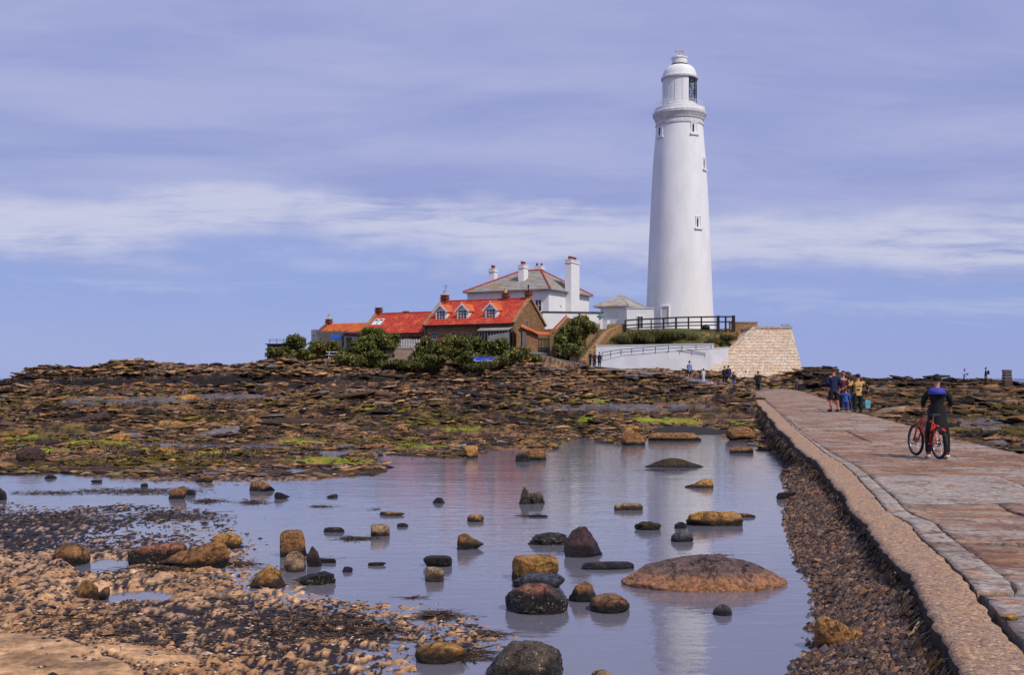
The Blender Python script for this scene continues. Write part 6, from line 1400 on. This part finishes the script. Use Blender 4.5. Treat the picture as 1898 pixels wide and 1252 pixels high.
t = thing('carrier_bag', 'teal carrier bag hanging at the right of the patterned jacket woman', 'bag', at(1608,757,44.0)); zb_ = P(0,757,44).z-t.location.z
MB().hexa([(-.09,-.05,zb_),(.09,-.05,zb_),(.09,.05,zb_),(-.09,.05,zb_)],[(-.12,-.06,zb_+.34),(.11,-.06,zb_+.32),(.11,.06,zb_+.32),(-.12,.06,zb_+.34)]).build('bag', M['cloth_teal'], t); MB().bar((-.1,0,zb_+.34),(-.05,0,zb_+.5),.012,5).bar((.1,0,zb_+.34),(-.05,0,zb_+.5),.012,5).bar((-.05,0,zb_+.5),(-.16,0,zb_+.62),.012,5).build('handle', M['cloth_charcoal'], t)
person(at(1405,727,97), AW, 'lone figure in dark clothes with a bag walking at the far end of the causeway', 1.84, 'cloth_black','cloth_black', coat=True, pose=walkA, wide=1.1)
t = thing('shoulder_bag', 'black bag at the side of the lone dark figure', 'bag', at(1400,722,96.8)); MB().hexa([(-.14,-.12,.85),(.14,-.12,.85),(.14,.12,.85),(-.14,.12,.85)],[(-.11,-.1,1.2),(.11,-.1,1.2),(.11,.1,1.2),(-.11,.1,1.2)]).build('bag', M['cloth_black'], t); MB().bar((0,0,1.2),(.22,0,1.5),.015,5).build('strap', M['cloth_black'], t)
person(at(1278,703,101), AW-.3, 'person in a light blue shirt and dark shorts on the path below the ramp', 1.78, 'cloth_lightblue','cloth_black', shorts=True, cap='cloth_charcoal', pose=walkA)
person(at(1304,709,99.9), AW+.4, 'child in a white top beside the person in light blue', 1.30, 'cloth_white','cloth_white','shoe_dark', child=True)
person(at(1343,711,99.2), AW, 'left one of the couple in dark coats before the bastion', 1.66, 'cloth_black','cloth_black', coat=True)
person(at(1350,712,99.6), AW+.2, 'taller one of the couple in dark coats before the bastion', 1.80, 'cloth_navy','cloth_black', coat=True)
person(at(1351,715,98.6), .5, 'toddler in a yellow jacket at the feet of the dark couple', .82, 'cloth_yellow','cloth_black', child=True, wide=1.25)
person(at(1360,714,98.5), AW-.2, 'child in dark jacket and blue trousers right of the toddler in yellow', 1.22, 'cloth_black','cloth_denim', child=True)
sit = dict(kl=(-.12,-.42,.92), al=(-.12,-.46,.52), tl=(-.12,-.62,.47), kr=(.12,-.42,.92), ar=(.12,-.44,.52), tr=(.12,-.6,.47), wl=(-.16,-.28,.98), wr=(.16,-.28,.98), el=(-.24,-.05,1.14), er=(.24,-.05,1.14))
q = person(P(1382,687,110.8), .6, 'person in white and dark seated on the rocks at the foot of the bastion', 1.55, 'cloth_white','cloth_black', pose=sit); q.location.z = surf(q.location.x, q.location.y)-.55
person(at(1094,679,111.2), AW+.9, 'figure in black standing left at the foot of the stone stairs', 1.62, 'cloth_black','cloth_black')
person(at(1102,678,111.6), AW, 'middle figure in dark grey between two others at the foot of the stairs', 1.50, 'cloth_charcoal','cloth_black', coat=True)
person(at(1111,680,111.0), AW-.6, 'figure in plum coloured coat standing right at the foot of the stone stairs', 1.58, 'cloth_plum','cloth_black', coat=True)
person(at(1788,719,93), .4, 'woman in a blue floral top and black shorts on the far right rocks', 1.66, 'floral','cloth_black', shorts=True, pose=dict(er=(.26,-.1,1.2),wr=(.12,-.28,1.3),el=(-.26,-.1,1.2),wl=(-.12,-.28,1.3)))
t = person(at(1827,716,93), AW+1.2, 'dark silhouetted figure with a backpack left of the stone pillar', 1.66, 'cloth_black','cloth_black')
MB().box(-.15,.15,.12,.32,1.08,1.45).build('backpack', M['cloth_black'], t)
# cyclist and bicycle
BX, BY = (1719-CX)/F*22.75, 22.75; BZ = float(Cz(BY))+.012; yaw = RAD(4)
t = thing('bicycle', 'red mountain bicycle straddled by the rider on the causeway', 'bicycle', (BX, BY, BZ), yaw)
M['bikered'] = mat('bicycle_red', (.75,.06,.025), (.65,.05,.02), 5, .35, spec=.5); M['rubber'] = mat('tyre_rubber', (.015,.015,.015), (.03,.028,.026), 9, .8); M['alloy'] = mat('alloy', (.35,.35,.37), (.25,.25,.27), 6, .35, metal=.8)
y0, y1, rw = -.53, .55, .335
for y in (y0, y1):
    wq = Matrix.Rotation(RAD(0 if y == y0 else 6), 4, 'Z')
    w = bpy.data.objects.new('wheel', MB().bar((-.05,0,0),(.05,0,0),.022,10).mesh('hub')); COL.objects.link(w); w.data.materials.append(M['alloy']); w.parent = t; w.location = (0, y, rw+.01); w.rotation_euler = (0,0,RAD(0 if y == y0 else 2))
    MB().torus((0,0,0), rw-.022, .030, (1,0,0), 40, 7).build('tyre', M['rubber'], w, smooth=True); MB().torus((0,0,0), rw-.052, .014, (1,0,0), 40, 6).build('rim', M['alloy'], w, smooth=True)
    sp = MB()
    for k in range(18): a = 2*math.pi*k/18; sp.bar((.02*(-1)**k,.02*math.cos(a+.3),.02*math.sin(a+.3)),(0,(rw-.06)*math.cos(a),(rw-.06)*math.sin(a)),.0022,4)
    sp.build('spokes', M['alloy'], w); MB().lathe([(.03,0),(.08,0),(.08,.003),(.03,.003)],18).build('brake_disc', M['alloy'], w).rotation_euler = (0,RAD(90),0)
bb = (0,-.10,.30); st_ = (0,-.25,.76); hb = (0,.34,.68); ht = (0,.31,.82)
MB().bar(bb,st_,.022,8).bar(bb,hb,.036,8,.032).bar(st_,ht,.024,8).bar(hb,ht,.030,8).bar(bb,(-.055,y0,rw),.014,6).bar(bb,(.055,y0,rw),.014,6).bar(st_,(-.055,y0,rw),.013,6).bar(st_,(.055,y0,rw),.013,6).bar((-.04,-.1,.3),(.04,-.1,.3),.026,10).build('frame', M['bikered'], t, smooth=True)
MB().bar((-.055,y1,rw),(-.055,.36,.64),.020,8).bar((.055,y1,rw),(.055,.36,.64),.020,8).bar((-.075,.36,.64),(.075,.36,.64),.022,8).build('fork', M['bikered'], t, smooth=True)
MB().bar((0,.30,.80),(0,.27,.93),.017,8).bar((0,.27,.93),(0,.34,.94),.018,8).bar((-.33,.28,.97),(-.08,.34,.95),.013,8).bar((.33,.28,.97),(.08,.34,.95),.013,8).bar((-.08,.34,.95),(.08,.34,.95),.015,8).bar((-.33,.28,.97),(-.22,.31,.963),.019,8).bar((.33,.28,.97),(.22,.31,.963),.019,8).build('handlebar', M['black'], t, smooth=True)
MB().bar(st_,(0,-.29,.90),.014,8).build('seat_post', M['alloy'], t)
MB().hexa([(-.075,-.42,.90),(.075,-.42,.90),(.018,-.14,.90),(-.018,-.14,.90)],[(-.07,-.41,.945),(.07,-.41,.945),(.015,-.15,.93),(-.015,-.15,.93)]).build('saddle', M['black'], t)
MB().torus((.05,-.10,.30), .085, .006, (1,0,0), 24, 5).bar((.05,-.1,.3),(.07,-.02,.16),.011,6).bar((-.05,-.1,.3),(-.07,-.18,.44),.011,6).build('crank', M['black'], t)
MB().box(.08,.17,-.06,.03,.145,.165).build('pedal', M['black'], t); MB().box(-.17,-.08,-.23,-.14,.43,.45).build('pedal', M['black'], t)
MB().bar((.05,-.1,.385),(.05,y0,rw+.04),.006,5).bar((.05,-.1,.215),(.05,y0,rw-.06),.006,5).lathe([(.0,0),(.05,0),(.05,.03),(.0,.03)],14).build('chain', M['black'], t)
MB().box(-.03,.03,-.72,-.70,.62,.66).build('rear_reflector', M['cloth_red'], t); MB().bar((0,-.3,.72),(0,-.72,.62),.012,5).beam((0,-.45,.70),(0,-.8,.60),.05,.008).build('mudguard', M['bikered'], t)
px_ = BX+.17; py_r = BY-.08
person((px_, py_r, float(Cz(py_r))+.012), AW-.35, 'cyclist in a black jacket with blue shoulders astride the red bicycle', 1.80, 'cloth_black','cloth_black','shoe_white','hair_dark', coat=True, collar='cloth_royal', socks='cloth_red', shorts=False, wide=1.0,
       pose=dict(kl=(-.18,-.02,.50), al=(-.20,.05,.09), tl=(-.23,-.12,.04), kr=(.17,.0,.50), ar=(.17,.05,.09), tr=(.20,-.12,.04), el=(-.27,-.12,1.2), wl=(-.27,-.36,1.08), er=(.27,-.12,1.2), wr=(.27,-.36,1.08)))
o = bpy.data.objects['person.019'] if 'person.019' in bpy.data.objects else None
